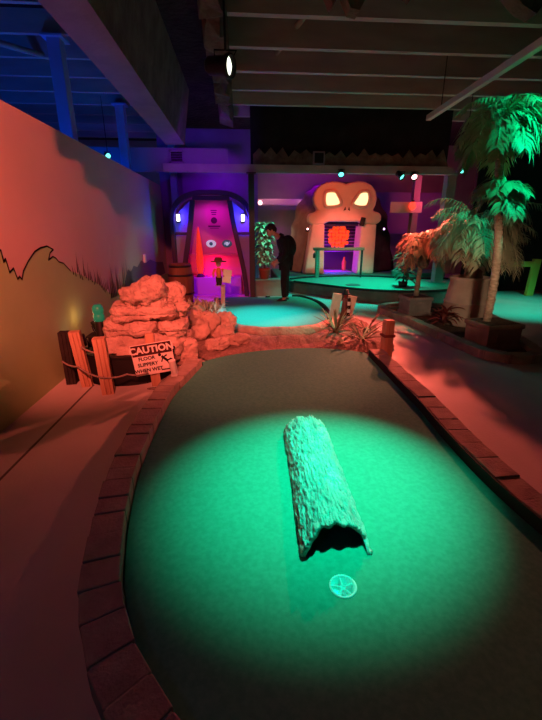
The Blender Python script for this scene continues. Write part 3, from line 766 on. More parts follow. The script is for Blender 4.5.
# tall palm
random.seed(41)
t = thing('tall_palm', 'tallest palm, green-lit crown near the ceiling, in a brown box planter', 'palm', (3.46, 4.98, .05))
b = MB(); box_planter(b, (3.46, 4.98), .50, .34, .12); b.build('planter_box', 'boxpot', t, bevel=.008)
b = MB(); b.box((3.46, 4.98, .385), (.46, .42, .02), rot=(0, 0, .12)); b.build('potting_soil', 'soil', t)
b = MB(); trunk_path(b, [(3.36, 5.0, .35), (3.38, 5.02, .9), (3.36, 5.05, 1.4), (3.28, 5.08, 1.95), (3.14, 5.1, 2.84)], .052, .046); b.build('trunk', 'trunk', t)
b = MB()
for k in range(46):
    az = k * 2.399 + random.uniform(-.2, .2); el = random.choice((1.1, .8, .5, .25, 0, -.25)) + random.uniform(-.1, .2)
    frond(b, (3.14, 5.1, 2.84 + random.uniform(-.08, .06)), az, el, random.uniform(.48, .68), 2.0 + .5 * el, 16, .22, .030, ldroop=1.1)
b.build('crown', 'leaf', t)
b = MB()
for k in range(26):
    az = k * 2.399; frond(b, (3.30, 5.08, 2.02 + random.uniform(-.1, .14)), az, random.uniform(.1, .7), random.uniform(.30, .44), 1.8, 12, .17, .030)
b.build('lower_fronds', 'leaf', t)
# bushy palm in tapered stone pot
random.seed(42)
PX, PY = 3.85, 6.35
t = thing('bushy_palm', 'wide bushy palm with several brown stems in a tall tapered stone pot', 'palm', (PX, PY, .05))
b = MB(); b.lathe([(.40, .05), (.41, .08), (.365, .40), (.375, .41), (.375, .43), (.36, .44), (.31, .78), (.33, .80), (.33, .84), (.28, .84), (.27, .78), (.0001, .77)], (PX, PY, 0), 32); b.build('pot', 'pot', t)
b = MB()
for dx, dy, ex, ey in ((-.12, -.08, -.22, -.1), (-.02, -.13, -.05, -.2), (.12, -.05, .25, -.1), (.0, .1, .05, .2), (.06, -.12, .12, -.15)):
    trunk_path(b, [(PX + dx, PY + dy, .77), (PX + dx * 1.1, PY + dy, 1.1), (PX + ex, PY + ey, 1.48)], .055, .045)
b.build('stems', 'trunkdark', t)
b = MB()
for k in range(90):
    az = k * 2.399 + random.uniform(-.2, .2); el = random.uniform(-.1, 1.15); rr = random.uniform(0, .22)
    frond(b, (PX + rr * math.cos(az), PY + rr * math.sin(az), 1.48 + random.uniform(-.08, .26)), az, el, random.uniform(.52, .90), random.uniform(1.6, 2.6), 18, .24, .020, ldroop=1.3)
b.build('foliage', 'leafdry', t)
# small palm with red light
random.seed(43)
t = thing('small_palm', 'small palm with red-lit drooping fronds in a dark grey cube planter', 'palm', (3.30, 7.15, .05))
b = MB(); box_planter(b, (3.30, 7.15), .44, .34, .1); b.build('planter_box', 'greypot', t, bevel=.008)
b = MB(); b.box((3.30, 7.15, .385), (.40, .37, .02), rot=(0, 0, .1)); b.build('potting_soil', 'soil', t)
b = MB(); trunk_path(b, [(3.30, 7.15, .35), (3.31, 7.15, .7), (3.33, 7.15, 1.25)], .048, .04); b.build('trunk', 'trunk', t)
b = MB()
for k in range(44):
    az = k * 2.399 + random.uniform(-.2, .2); el = random.uniform(-.2, 1.2)
    frond(b, (3.33, 7.15, 1.26 + random.uniform(-.05, .16)), az, el, random.uniform(.38, .62), random.uniform(1.5, 2.5), 14, .19, .020, ldroop=1.2)
b.build('crown', 'leaf_redlit', t)
b = MB(); b.rock((3.36, 7.10, 1.06), (.24, .22, .34), 55, 0, 2.2, .12); b.build('fibre_boss', 'foam', t)
# cordyline
random.seed(44); t = thing('cordyline', 'dark red leafy plant on the soil between two planters', 'plant', (3.42, 6.2, .05))
b = MB()
for k in range(46):
    leaf_blade(b, (3.42, 6.2, .06 + random.uniform(0, .22)), k * 2.399, random.uniform(.2, 1.2), random.uniform(.22, .40), .06, random.uniform(.8, 1.9))
b.build('leaves', 'cordy', t)
b = MB(); b.tube([(3.42, 6.2, .05), (3.42, 6.2, .3)], .015, 8); b.build('stem', 'trunkdark', t)
# dark plant on platform
random.seed(45); t = thing('rubber_plant', 'small dark leafy plant on the raised turf left of the small palm', 'plant', (3.80, 9.0, .30))
b = MB()
for z in (.25, .4, .55, .7, .85, .98):
    for k in range(7):
        leaf_blade(b, (3.80 + .02 * z, 9.0, .3 + z * .72), k * .9 + z * 7, random.uniform(.1, .7), random.uniform(.26, .40), .12, random.uniform(.8, 1.6))
b.build('leaves', 'leafdark', t)
b = MB(); b.tube([(3.80, 9.0, .30), (3.82, 9.0, 1.05)], .018, 8); b.lathe([(.09, .30), (.11, .42), (.10, .42), (.0001, .40)], (3.80, 9, 0), 14); b.build('stem', 'black', t)

# ------------------------------------------------------------------ raised platform
front = smooth_path([(1.36, 10.2), (1.55, 9.95), (2.04, 9.40), (2.51, 8.86), (3.0, 8.5), (3.6, 8.32), (4.35, 8.35), (5.2, 8.8), (5.8, 9.6)], 6)
plat = xy(front) + [(5.8, 13.7), (1.0, 13.7), (1.0, 10.9)]
t = thing('raised_green', 'raised dark-sided platform of green turf in front of the skull cave', 'putting green', (3.4, 10.5, 0))
b = MB(); b.prism(plat, .003, .285); b.build('riser', 'riser', t)
b = MB(); c0 = V((3.4, 11, 0)); inn = [(c0 + (V((x, y, 0)) - c0) * .985) for x, y in plat]; b.prism(xy(inn), .285, .30); b.build('turf_top', 'turf', t)
b = MB(); b.tube([p + V((0, 0, .295)) for p in front], .028, 8); b.build('front_edging', 'rubber_and_shade', t)
b = MB(); b.tube(smooth_path([(1.3, 10.55, .31), (1.9, 10.95, .31), (3.0, 11.15, .31), (3.9, 10.95, .31), (4.6, 10.5, .31), (5.6, 10.3, .31)], 6), .035, 8); b.build('inner_edging', 'rubber_and_shade', t)
b = MB(); b.prism(xy(smooth_path([(4.35, 11.0), (4.7, 10.7), (5.6, 10.55), (5.75, 11.3), (5.6, 11.6), (4.6, 11.6)], 5, True)), .30, .44); b.build('upper_step', 'turf', t)
# low concrete wall with the potted plant
t = thing('low_wall', 'low grey block wall behind the person, under the potted plant', 'wall', (.78, 9.85, 0))
b = MB(); b.box((.72, 9.85, .19), (.80, .36, .38)); b.build('body', 'concrete', t, bevel=.015)
b = MB(); b.box((.72, 9.85, .395), (.86, .42, .03)); b.build('coping', 'concrete', t, bevel=.008)
t = thing('puck_light', 'small round light at the foot of the low grey wall', 'light', (.62, 9.50, 0))
b = MB(); b.lathe([(.06, 0), (.06, .03), (.045, .04), (.0001, .04)], (.62, 9.50, 0), 18); b.build('body', 'black', t)
b = MB(); b.lathe([(.04, .041), (.03, .047), (.0001, .048)], (.62, 9.50, 0), 18); b.build('lens', mat('dim_puck_lens', (.2, .5, .4), .3), t)
random.seed(46); QX, QY = .56, 9.85
t = thing('potted_plant', 'tall variegated plant with green-lit leaves in a red pot behind the person', 'plant', (QX, QY, .41))
b = MB(); b.lathe([(.10, .41), (.13, .62), (.145, .63), (.145, .67), (.12, .67), (.11, .62), (.0001, .61)], (QX, QY, 0), 20); b.build('pot', 'redpot', t)
b = MB(); b.tube([(QX, QY, .6), (QX + .02, QY, 1.1), (QX, QY, 1.65)], .02, 8); b.build('stem', 'trunkdark', t)
b = MB()
for k in range(120):
    z = .75 + .95 * (k / 120); az = k * 2.399
    leaf_blade(b, (QX + .04 * math.cos(az), QY + .04 * math.sin(az), z), az, random.uniform(-.1, .7), random.uniform(.18, .30), .15, random.uniform(.9, 1.9), seg=5)
b.build('leaves', 'leafwhite', t)

# ------------------------------------------------------------------ skull cave
SY = 11.8
t = thing('skull_cave', 'big plaster skull front with glowing yellow eyes over a cave doorway', 'facade', (3.15, SY, .3))
poly = [(2.40, 1.74), (2.22, 1.72), (2.02, 1.72), (1.93, 1.80), (1.91, 1.92), (1.97, 2.02), (2.10, 2.05), (2.20, 2.10), (2.09, 2.26), (2.05, 2.42), (2.10, 2.60), (2.22, 2.75), (2.42, 2.84), (2.66, 2.87), (2.84, 2.85), (2.98, 2.80),
        (3.12, 2.85), (3.32, 2.88), (3.52, 2.86), (3.72, 2.77), (3.85, 2.62), (3.90, 2.42), (3.87, 2.24), (3.80, 2.10), (3.90, 2.07), (4.00, 2.05), (4.07, 1.96), (4.07, 1.84), (4.0, 1.75), (3.86, 1.73), (3.66, 1.75), (3.52, 1.75), (3.42, 1.80), (2.55, 1.80)]
eyeL = [(2.42, 2.54), (2.53, 2.58), (2.66, 2.57), (2.73, 2.49), (2.81, 2.33), (2.75, 2.25), (2.56, 2.22), (2.44, 2.24), (2.40, 2.38)]
eyeR = [(3.60, 2.55), (3.50, 2.58), (3.38, 2.55), (3.31, 2.45), (3.22, 2.31), (3.27, 2.25), (3.42, 2.22), (3.57, 2.24), (3.63, 2.38)]
b = MB(); b.slab(poly, SY - .16, SY + .14)
face = b.build('skull_face', 'skull', t, bevel=.07, segs=3)
# brow and cheek relief around the eyes
b = MB()
for ey in (eyeL, eyeR):
    cc = V((sum(p[0] for p in ey) / len(ey), SY - .165, sum(p[1] for p in ey) / len(ey)))
    pts = [V((x, SY - .165, z)) for x, z in ey]; pts = [cc + (p - cc) * 1.16 for p in pts]
    sp = smooth_path([tuple(p) for p in pts], 4, True); sp += [sp[0], sp[1]]
    b.tube(sp, .05, 8)
b.build('eye_rims', 'skull', face)
for ey in (eyeL, eyeR):
    b = MB(); sp = smooth_path([(x, z, 0) for x, z in ey], 3, True); b.slab([(p.x, p.y) for p in sp], SY - .185, SY - .15); b.build('eye', 'eye', t)
for s_ in (-1, 1):
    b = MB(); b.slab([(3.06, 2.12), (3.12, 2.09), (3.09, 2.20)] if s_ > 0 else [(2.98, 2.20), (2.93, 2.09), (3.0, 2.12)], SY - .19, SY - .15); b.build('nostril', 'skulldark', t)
b = MB(); b.slab([(1.86, .303), (2.46, .303), (2.42, 1.74), (2.05, 1.74)], SY - .12, SY + .5); b.build('pillar', 'skull', t, bevel=.05, segs=3)
b = MB(); b.slab([(3.46, .303), (3.98, .303), (3.96, 1.74), (3.50, 1.74)], SY - .12, SY + .5); b.build('pillar', 'skull', t, bevel=.05, segs=3)
b = MB(); b.box((2.95, SY + .45, 1.74), (1.1, .5, .12)); b.build('lintel', 'darkframe', t)
b = MB(); b.box((3.50, SY - .2, 1.80), (.13, .10, .24), rot=(0, .2, 0)); b.build('bracket', 'blackwood', t, bevel=.02)

def drape(name, label, th0, th1, m_, seed, y0, y1):
    b = MB(); NT, NY = 90, 10; vs = []; fs = []
    for i in range(NT + 1):
        th = th0 + (th1 - th0) * i / NT
        for j in range(NY + 1):
            v = j / NY
            c_, s_ = math.cos(th), math.sin(th); ex = .62
            fold = .03 * math.sin(th * 22 + 1.5 * noise.noise(V((th * 3, v, seed)))) * v + .03 * noise.noise(V((th * 4, v * 2, seed)))
            rx = .96 + (.44 if c_ < 0 else .92) * v ** .8 + fold; rz = 2.25 + .38 * v + fold * .6
            x = 2.93 + rx * math.copysign(abs(c_) ** ex, c_); z = .30 + rz * (max(0, s_) ** .85)
            # splay the foot of the cloth outwards
            x += math.copysign(.18, c_) * (max(0, 1 - (z - .3) / 1.6) ** 2) if abs(c_) > .5 else 0
            vs.append((x, y0 + (y1 - y0) * v, max(z, .33)))
    for i in range(NT):
        for j in range(NY): fs.append((i * (NY + 1) + j, i * (NY + 1) + j + 1, (i + 1) * (NY + 1) + j + 1, (i + 1) * (NY + 1) + j))
    b.add(vs, fs, 0, True); o = b.build(name, m_); sol = o.modifiers.new('thick', 'SOLIDIFY'); sol.thickness = .02
    return tag(o, label, 'cave wall')
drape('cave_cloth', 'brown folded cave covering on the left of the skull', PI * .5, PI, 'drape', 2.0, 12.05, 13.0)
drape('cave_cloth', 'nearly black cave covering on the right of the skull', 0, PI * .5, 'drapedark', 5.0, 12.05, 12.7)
b = MB(); b.box((3.1, 13.35, 1.15), (1.8, .05, 1.7)); tag(b.build('cave_backdrop', 'doorway'), 'dark violet back panel inside the cave doorway', 'panel')
t = thing('lattice_screen', 'dark lattice screen behind the orange glowing panel in the cave', 'screen', (3.05, 12.75, .9))
b = MB()
for i in range(13): b.box((2.45 + i * .1, 12.75, 1.3), (.018, .02, .84))
b.build('uprights', 'darkframe', t)
b = MB()
for i in range(9): b.box((3.05, 12.73, .92 + i * .1), (1.24, .02, .018))
b.build('crossbars', 'bench', t)
for s_ in (2.45, 3.65):
    b = MB(); b.box((s_, 12.75, .87), (.05, .05, 1.14)); b.build('side_rail', 'darkframe', t)
random.seed(6)
t = thing('glowing_panel', 'bumpy orange glowing square panel hanging in the cave doorway', 'light panel', (2.98, 12.58, 1.02))
b = MB(); b.box((3.06, 12.60, 1.36), (.5, .05, .5)); b.build('backing', 'redglow', t, bevel=.02)
for i in range(6):
    b = MB()
    for j in range(6):
        if (i - 2.5) ** 2 + (j - 2.5) ** 2 < 10.2: b.ball((2.78 + i * .11 + random.uniform(-.02, .02), 12.55, 1.09 + j * .11 + random.uniform(-.02, .02)), (.058, .05, .058), 10)
    b.build('bumps', 'orange_glow', t)
for hx in (2.8, 3.3):
    b = MB(); b.tube([(hx, 12.6, 1.66), (hx, 12.6, 1.72)], .01, 6); b.build('hanger', 'black', t)
b = MB(); b.box((2.98, 12.6, .3125), (.98, .62, .02)); tag(b.build('mat', 'bench'), 'flat violet slab painting the violet light on the floor inside the cave doorway', 'mat')  # violet slab added over the turf to colour in the violet glow
b = MB(); b.lathe([(.06, .325), (.07, .36), (.07, .60), (.035, .66), (.03, .74), (.0001, .745)], (3.32, 12.72, 0), 16); tag(b.build('jar', 'pirate_red'), 'small orange-pink jar on the violet slab inside the cave doorway', 'jar')
# rail in front of the cave
t = thing('barrier_rail', 'brown wooden barrier with one post and a long rail before the cave door', 'rail', (2.0, 10.9, .3))
b = MB(); b.box((2.09, 10.9, .672), (.10, .10, .736)); b.build('post', 'boxpot', t, bevel=.01)
b = MB(); b.box((2.68, 10.9, 1.08), (1.42, .12, .075)); b.build('rail', 'pirate_brown', t, bevel=.01)
b = MB(); b.box((3.34, 10.9, .68), (.05, .05, .756)); b.build('post', 'blackwood', t, bevel=.01)
t = thing('lantern', 'little dark lantern hanging from the end of the barrier rail', 'lantern', (2.0, 10.8, .85))
b = MB(); b.lathe([(.02, .0), (.035, .02), (.035, .10), (.02, .13), (.008, .15), (.008, .17)], (1.99, 10.86, .84), 12); b.build('body', 'black', t)
b = MB(); b.tube([(1.99, 10.86, 1.0), (1.99, 10.86, 1.05), (2.0, 10.87, 1.06)], .006, 6); b.build('hook', 'black', t)
for x, lab in ((1.9, 'tiny pink-white light on the left side of the skull, above its pillar'), (4.14, 'tiny violet-white light on the right side of the skull')):
    t = thing('spotlight', lab, 'light', (x, SY - .25, 1.58))
    b = MB(); b.lathe([(.04, 0), (.05, .02), (.05, .09), (.03, .11)], (x, SY - .2, 1.52), 14); b.build('housing', 'black', t)
    b = MB(); b.ball((x, SY - .24, 1.60), .03, 10); b.build('lens', 'lens_r' if x < 3 else mat('violet_lens', (.8, .5, 1), .4, emit=(.85, .45, 1.0), estr=4), t)
    b = MB(); b.tube([(x, SY - .2, 1.58), (x + (.1 if x < 3 else -.1), SY - .10, 1.62)], .012, 6); b.build('arm', 'black', t)

# boards and red lantern right of the cave
b = MB(); b.box((4.85, 11.85, 2.20), (.95, .05, .30)); tag(b.build('sign_board', 'skull', bevel=.01), 'plain salmon board on the timber post right of the skull cave', 'board')
t = thing('lantern', 'round red glowing lantern right of the skull cave', 'lantern', (4.95, 11.7, 2.1))
b = MB(); b.ball((5.0, 11.75, 2.24), (.10, .08, .12), 14); b.build('globe', 'lens_red', t)
b = MB(); b.lathe([(.04, 0), (.05, .03), (.02, .05)], (5.0, 11.74, 2.34), 12); b.build('cap', 'black', t)
b = MB(); b.box((5.6, 13.6, 2.1), (2.6, .03, 1.3)); tag(b.build('banner', 'violetsoft', loc=(5.6, 13.6, 1.4)), 'violet-lit sheet hanging on the back wall right of the skull', 'sheet')
b = MB(); b.box((1.3, 13.9, 2.45), (2.6, .2, .20)); tag(b.build('light_cove', mat('cove_paint', (.7, .5, .55), .6), bevel=.02), 'pale pinkish ledge high on the back wall left of the skull', 'ledge')
for x in (.65, 2.05):
    t = thing('spotlight', 'small red-white light on the back ledge %s' % ('behind the potted plant' if x < 1 else 'just left of the cave'), 'light', (x, 13.72, 2.3))
    b = MB(); b.ball((x, 13.70, 2.42), (.07, .06, .07), 12); b.build('lens', 'lens_r', t)
    b = MB(); b.lathe([(.05, 0), (.06, .05), (.03, .09)], (x, 13.76, 2.36), 12); b.build('housing', 'black', t)

# ------------------------------------------------------------------ arched booth
t = thing('arched_booth', 'violet-lit arched booth with ribbed dark frame and pink back panel', 'booth', (-.66, 9.7, 0))
YB = 9.62
def archpts(w, h, side, n=24):
    out = []
    for k in range(n + 1):
        th = PI * k / n; c_, s_ = math.cos(th), math.sin(th)
        out.append((-.67 - w * math.copysign(abs(c_) ** .75, c_), side + (h - side) * (s_ ** .8)))
    return out
outp = [(-1.63, .0)] + archpts(.96, 2.44, 1.72) + [(.29, 0)]
inp = [(-1.55, .0)] + archpts(.86, 2.34, 1.68) + [(.21, 0)]
b = MB(); n = len(outp); vs = []
for y in (YB - .08, YB + .12): vs += [(x, y, z) for x, z in outp] + [(x, y, z) for x, z in inp]
fs = []
for k in range(n - 1):
    fs += [(k, n + k, n + k + 1, k + 1), (2 * n + k + 1, 3 * n + k + 1, 3 * n + k, 2 * n + k), (k + 1, 2 * n + k + 1, 2 * n + k, k), (n + k, 3 * n + k, 3 * n + k + 1, n + k + 1)]
b.add(vs, fs); b.build('arch_frame', 'darkframe', t, bevel=.015)
def ribpath(pts): 
    b_ = MB()
    for i in range(len(pts) - 1): b_.bar((pts[i][0], YB - .02, pts[i][1]), (pts[i + 1][0], YB - .02, pts[i + 1][1]), .12, .075, up=(0, 1, 0))
    return b_
def rib(sgn):
    pts = smooth_path([(-.67 + sgn * .42, 2.22, 0), (-.67 + sgn * .50, 1.7, 0), (-.67 + sgn * .60, 1.2, 0), (-.67 + sgn * .72, .6, 0), (-.67 + sgn * .78, .02, 0)], 6)
    b_ = MB(); vs = []
    for p in pts:
        for dx, dy in ((-.055, -.07), (.055, -.07), (.055, .07), (-.055, .07)): vs.append((p.x + dx, YB + dy, p.y))
    fs = []
    for i in range(len(pts) - 1):
        for k in range(4):
            k2 = (k + 1) % 4; fs.append((i * 4 + k2, i * 4 + k, (i + 1) * 4 + k, (i + 1) * 4 + k2))
    fs += [(0, 1, 2, 3), [(len(pts) - 1) * 4 + k for k in range(4)][::-1]]
    b_.add(vs, fs); return b_
for s_ in (-1, 1): rib(s_).build('rib', 'darkframe', t, bevel=.012)
for s_ in (-1, 1):
    b = MB(); b.box((-.67 + s_ * .72, YB, 1.50), (.34, .08, .06)); b.build('crossbar', 'darkframe', t, bevel=.01)
    b = MB(); b.slab([(-.67 + s_ * .88, .02), (-.67 + s_ * .88, 1.74), (-.67 + s_ * .74, 2.0), (-.67 + s_ * .44, 2.24), (-.67 + s_ * .5, 1.7), (-.67 + s_ * .6, 1.2), (-.67 + s_ * .76, .02)], YB + .08, YB + .11); b.build('side_panel', 'sidepanel', t)
b = MB(); b.box((-.67, YB, 2.27), (.84, .12, .09)); b.build('header', 'darkframe', t, bevel=.015)
b = MB(); b.slab([(-1.40, .02), (.06, .02), (.0, 1.2), (-.22, 2.28), (-1.12, 2.28), (-1.34, 1.2)], YB + .62, YB + .66); bp_ = b.build('back_panel', 'pinkpanel', t)
b = MB(); yy = YB + .612
b.lathe([(.075, 0), (.075, .006), (.0001, .007)], (-.66, yy + .004, 1.80), 20, rot=Euler((R(90), 0, 0)))
for i in range(3): b.box((-.66, yy, 2.03 - i * .045), (.15 - .02 * i, .008, .022))
b.box((-.66, yy, 1.665), (.30, .008, .03)); b.box((-.66, yy, 1.62), (.22, .008, .014))
b.build('emblem', 'emblem', bp_)
for gx, gm in ((-.76, 'gauge'), (-.36, 'gaugedark')):
    b = MB(); b.lathe([(.125, 0), (.125, .02), (.10, .025), (.0001, .025)], (gx, yy + .005, 1.25), 24, rot=Euler((R(90), 0, 0))); 
    b.v = [V((p.x, p.y, 1.25 + (p.z - 1.25) * .72)) for p in b.v]; g_ = b.build('gauge', gm, t)
    b = MB()
    b.lathe([(.045, .026), (.045, .03), (.0001, .03)], (gx, yy + .005, 1.25), 16, rot=Euler((R(90), 0, 0)))
    if gm == 'gaugedark':
        for k in range(5): b.box((gx - .06 + k * .03, yy - .022, 1.25 + .03 * math.sin(k * 2.1)), (.014, .006, .05))
    b.build('dial', 'gaugedark' if gm == 'gauge' else 'gauge', g_)
b = MB(); b.box((-.67, YB + .50, .99), (1.28, .24, .05)); b.build('shelf', 'pinkpanel', t, bevel=.01)
b = MB(); b.box((-.67, YB + .36, .26), (1.30, .50, .44)); b.build('bench', 'bench', t, bevel=.02)
b = MB(); b.slab([(-1.62, 0.0), (.28, 0.0), (.28, .06), (-1.62, .06)], YB - .05, YB + .80); b.build('base', 'bench', t)
b = MB()
vs = []; fs = []; ap = [(-1.57, .065)] + archpts(.90, 2.38, 1.70) + [(.23, .065)]
for y in (YB + .12, YB + .80):
    vs += [(x, y, z) for x, z in ap]
n = len(ap)
for k in range(n - 1): fs.append((k, k + 1, n + k + 1, n + k))
b.add(vs, fs, 0, True); o_ = b.build('roof_shell', 'sidepanel', t); sm_ = o_.modifiers.new('thick', 'SOLIDIFY'); sm_.thickness = .02
for x, lab in ((-1.44, 'small blue-white wall lamp on the left panel of the arched booth'), (.05, 'small blue-white wall lamp on the right panel of the arched booth')):
    t = thing('wall_lamp', lab, 'lamp', (x, YB + .05, 1.75))
    b = MB(); b.box((x, YB + .06, 1.84), (.09, .03, .20)); b.build('backplate', 'black', t, bevel=.006)
    b = MB(); b.lathe([(.03, 0), (.04, .01), (.04, .14), (.03, .15), (.0001, .15)], (x, YB + .005, 1.77), 14); b.build('bulb', 'lampblue', t)
t = thing('tall_lamp', 'tall tapered red glowing lamp standing inside the left of the booth', 'lamp', (-1.02, YB + .20, .48))
b = MB(); b.lathe([(.10, .482), (.11, .50), (.07, .54), (.06, .56)], (-1.02, YB + .20, 0), 18); b.build('base', 'darkframe', t)
b = MB(); b.lathe([(.06, .56), (.085, .7), (.09, .9), (.075, 1.15), (.05, 1.4), (.02, 1.62), (.0001, 1.66)], (-1.02, YB + .20, 0), 18); b.build('glass', 'redglow', t)
# barrel
bx_, by_ = -1.36, 8.85
t = thing('barrel', 'dark wooden barrel with hoops left of the arched booth', 'barrel', (bx_, by_, 0))
prof = [(.225, 0.0), (.25, .12), (.275, .30), (.285, .44), (.275, .58), (.25, .76), (.225, .88), (.20, .88), (.20, .85), (.0001, .85)]
b = MB(); b.lathe(prof, (bx_, by_, 0), 32); b.build('staves', 'barrel', t)
for z, r in ((.05, .24), (.24, .272), (.64, .272), (.83, .24)):
    b = MB(); b.lathe([(r - .012, z - .022), (r + .006, z - .022), (r + .006, z + .022), (r - .012, z + .022)], (bx_, by_, 0), 32); b.build('hoop', 'hoop', t)
b = MB(); b.box((-1.975, 8.3, 1.03), (.04, .10, .16)); tag(b.build('switch_box', 'whiteplastic', bevel=.008), 'small pale box on the far end of the mural wall', 'box')

# pirate figure on a post
fx, fy = -.42, 7.95
t = thing('figure_sign', 'little hatted figure in an orange shirt holding a pale board on a post', 'figure', (fx, fy, .0))
b = MB(); b.box((fx + .02, fy, .25), (.085, .06, .50), rot=(0, .03, 0)); b.build('post', 'pot', t, bevel=.008)
b = MB(); b.box((fx - .02, fy - .02, .52), (.20, .05, .03)); b.build('footboard', 'pinkwood', t)
for dx in (-.055, .0):
    b = MB(); b.tube([(fx + dx - .02, fy - .03, .53), (fx + dx - .02, fy - .03, .70)], [.024, .034], 10); b.ball((fx + dx - .02, fy - .055, .545), (.026, .045, .02), 10); b.build('leg', 'blackwood', t)
b = MB(); b.tube([(fx - .045, fy - .03, .68), (fx - .045, fy - .03, .80), (fx - .045, fy - .03, .87)], [.062, .075, .05], 14, squash=.7); b.build('torso', 'pirate_red', t)
for s_ in (-1, 1):
    b = MB(); b.tube([(fx - .045 + s_ * .07, fy - .03, .85), (fx - .045 + s_ * .11, fy - .05, .77), (fx - .045 + s_ * .10, fy - .10, .72)], [.026, .022, .02], 8); b.ball((fx - .045 + s_ * .10, fy - .105, .715), .024, 8, mi=1); b.build('arm', ['pirate_red', 'skin'], t)
b = MB(); b.ball((fx - .045, fy - .03, .95), (.055, .055, .07), 14); b.ball((fx - .045, fy - .088, .945), .014, 8); b.build('head', 'skin', t)
b = MB(); b.lathe([(.155, .0), (.16, .012), (.08, .02), (.075, .07), (.05, .085), (.0001, .09)], (fx - .045, fy - .03, .985), 22); b.build('hat', 'pirate_brown', t)
b = MB(); b.box((fx + .12, fy - .10, .71), (.17, .02, .26), rot=(0, .14, .1)); b.build('board', 'paleboard', t, bevel=.006)

# small sign with two mint boards
fx, fy = 1.78, 6.75
t = thing('figure_sign', 'pair of pale mint boards with a dark figure and checkered post between', 'sign', (fx, fy, .03))
b = MB(); b.box((fx - .13, fy, .29), (.17, .03, .46), rot=(0, .16, .1)); b.build('board', 'mintboard', t, bevel=.006)
b = MB(); b.box((fx + .15, fy + .04, .27), (.16, .03, .40), rot=(0, .20, -.15)); b.build('board', 'paleboard', t, bevel=.006)
b = MB(); b.tube([(fx + .02, fy - .05, .05), (fx + .02, fy - .05, .2), (fx + .02, fy - .05, .36), (fx + .03, fy - .05, .44)], [.05, .07, .065, .04], 14, squash=.7); b.ball((fx + .03, fy - .05, .49), (.04, .04, .05), 12); b.build('figure', 'darkred', t)
b = MB(); b.lathe([(.075, .51), (.08, .52), (.045, .53), (.04, .59), (.0001, .60)], (fx + .04, fy - .05, 0), 16); b.build('hat', 'black', t)
b = MB()
for i in range(6): b.box((fx + .095, fy - .07, .09 + i * .065), (.05, .04, .065), mi=i % 2)
b.build('checkered_post', ['sign_white', 'black'], t)

# yellow rail
t = thing('yellow_rail', 'yellow-green post with a crossbar at the far right', 'rail', (7.25, 9.3, 0))
b = MB(); b.box((7.25, 9.3, .45), (.18, .10, .90), rot=(0, .03, 0)); b.build('post', 'yellowrail', t, bevel=.01)
b = MB(); b.box((6.92, 9.3, .78), (.74, .08, .13)); b.build('crossbar', 'yellowrail', t, bevel=.01)

# ------------------------------------------------------------------ ceiling fittings
t = thing('ceiling_batten', 'pale square batten tube slung below the joists at upper right', 'batten', (3.2, 5.2, 3.4))
b = MB(); b.bar((3.28, 7.45, 3.42), (3.05, 2.6, 3.42), .085, .085); b.build('tube', 'strip', t, bevel=.008)
for u in (.1, .85):
    p = V((3.28, 7.45, 3.46)).lerp(V((3.05, 2.6, 3.46)), u); b = MB(); b.tube([p, p + V((0, 0, .84))], .008, 6); b.build('hanger', 'columndark', t)
def can(label, pos, rot, lens, s=1.0, hang=None, housing='black'):
    t = thing('stage_light', label, 'light', pos)
    e = Euler(rot).to_matrix()
    def T(b_): b_.v = [V(pos) + e @ (p * s) for p in b_.v]; return b_
    b = MB(); b.lathe([(.05, -.20), (.075, -.17), (.08, 0), (.095, .02), (.095, .06), (.082, .06), (.078, .01), (.0001, .01)], (0, 0, 0), 22); T(b).build('housing', housing, t)
    b = MB(); b.lathe([(.077, .012), (.077, .018), (.05, .035), (.0001, .042)], (0, 0, 0), 22); T(b).build('lens', lens, t)
    b = MB(); b.tube([V(pos) + e @ (V((-.1, 0, -.05)) * s), V(pos) + V((-.1 * s, 0, .12 * s)), V(pos) + V((.1 * s, 0, .12 * s)), V(pos) + e @ (V((.1, 0, -.05)) * s)], .008 * s, 6)
    if hang: b.tube([V(pos) + V((0, 0, .12 * s)), V(pos) + V((0, 0, hang))], .012 * s, 6)
    b.build('yoke', housing, t)
    return t
can('hanging stage light with a bright white lens left of the ceiling joists', (-.12, 4.85, 3.22), (R(98), 0, R(62)), 'lens_w', 1.15, .75)
can('cyan stage light on the beam above the skull', (2.25, 9.32, 2.76), (R(125), 0, R(-8)), 'lens_c', .75)
can('cyan stage light on the beam, left of the red one', (3.62, 9.30, 2.72), (R(125), 0, R(30)), 'lens_c', .8)
can('reddish-white stage light on the beam beside a cyan one', (3.92, 9.30, 2.72), (R(120), 0, R(-10)), 'lens_r', .8)
can('small teal stage light in the blue-lit room beyond the mural wall', (-2.55, 8.6, 2.95), (R(110), 0, R(30)), 'lens_c', .6, 1.0)
can('small cyan stage light hanging behind the tall palm', (4.10, 7.6, 2.62), (R(110), 0, R(-40)), 'lens_c', .5, 1.3)

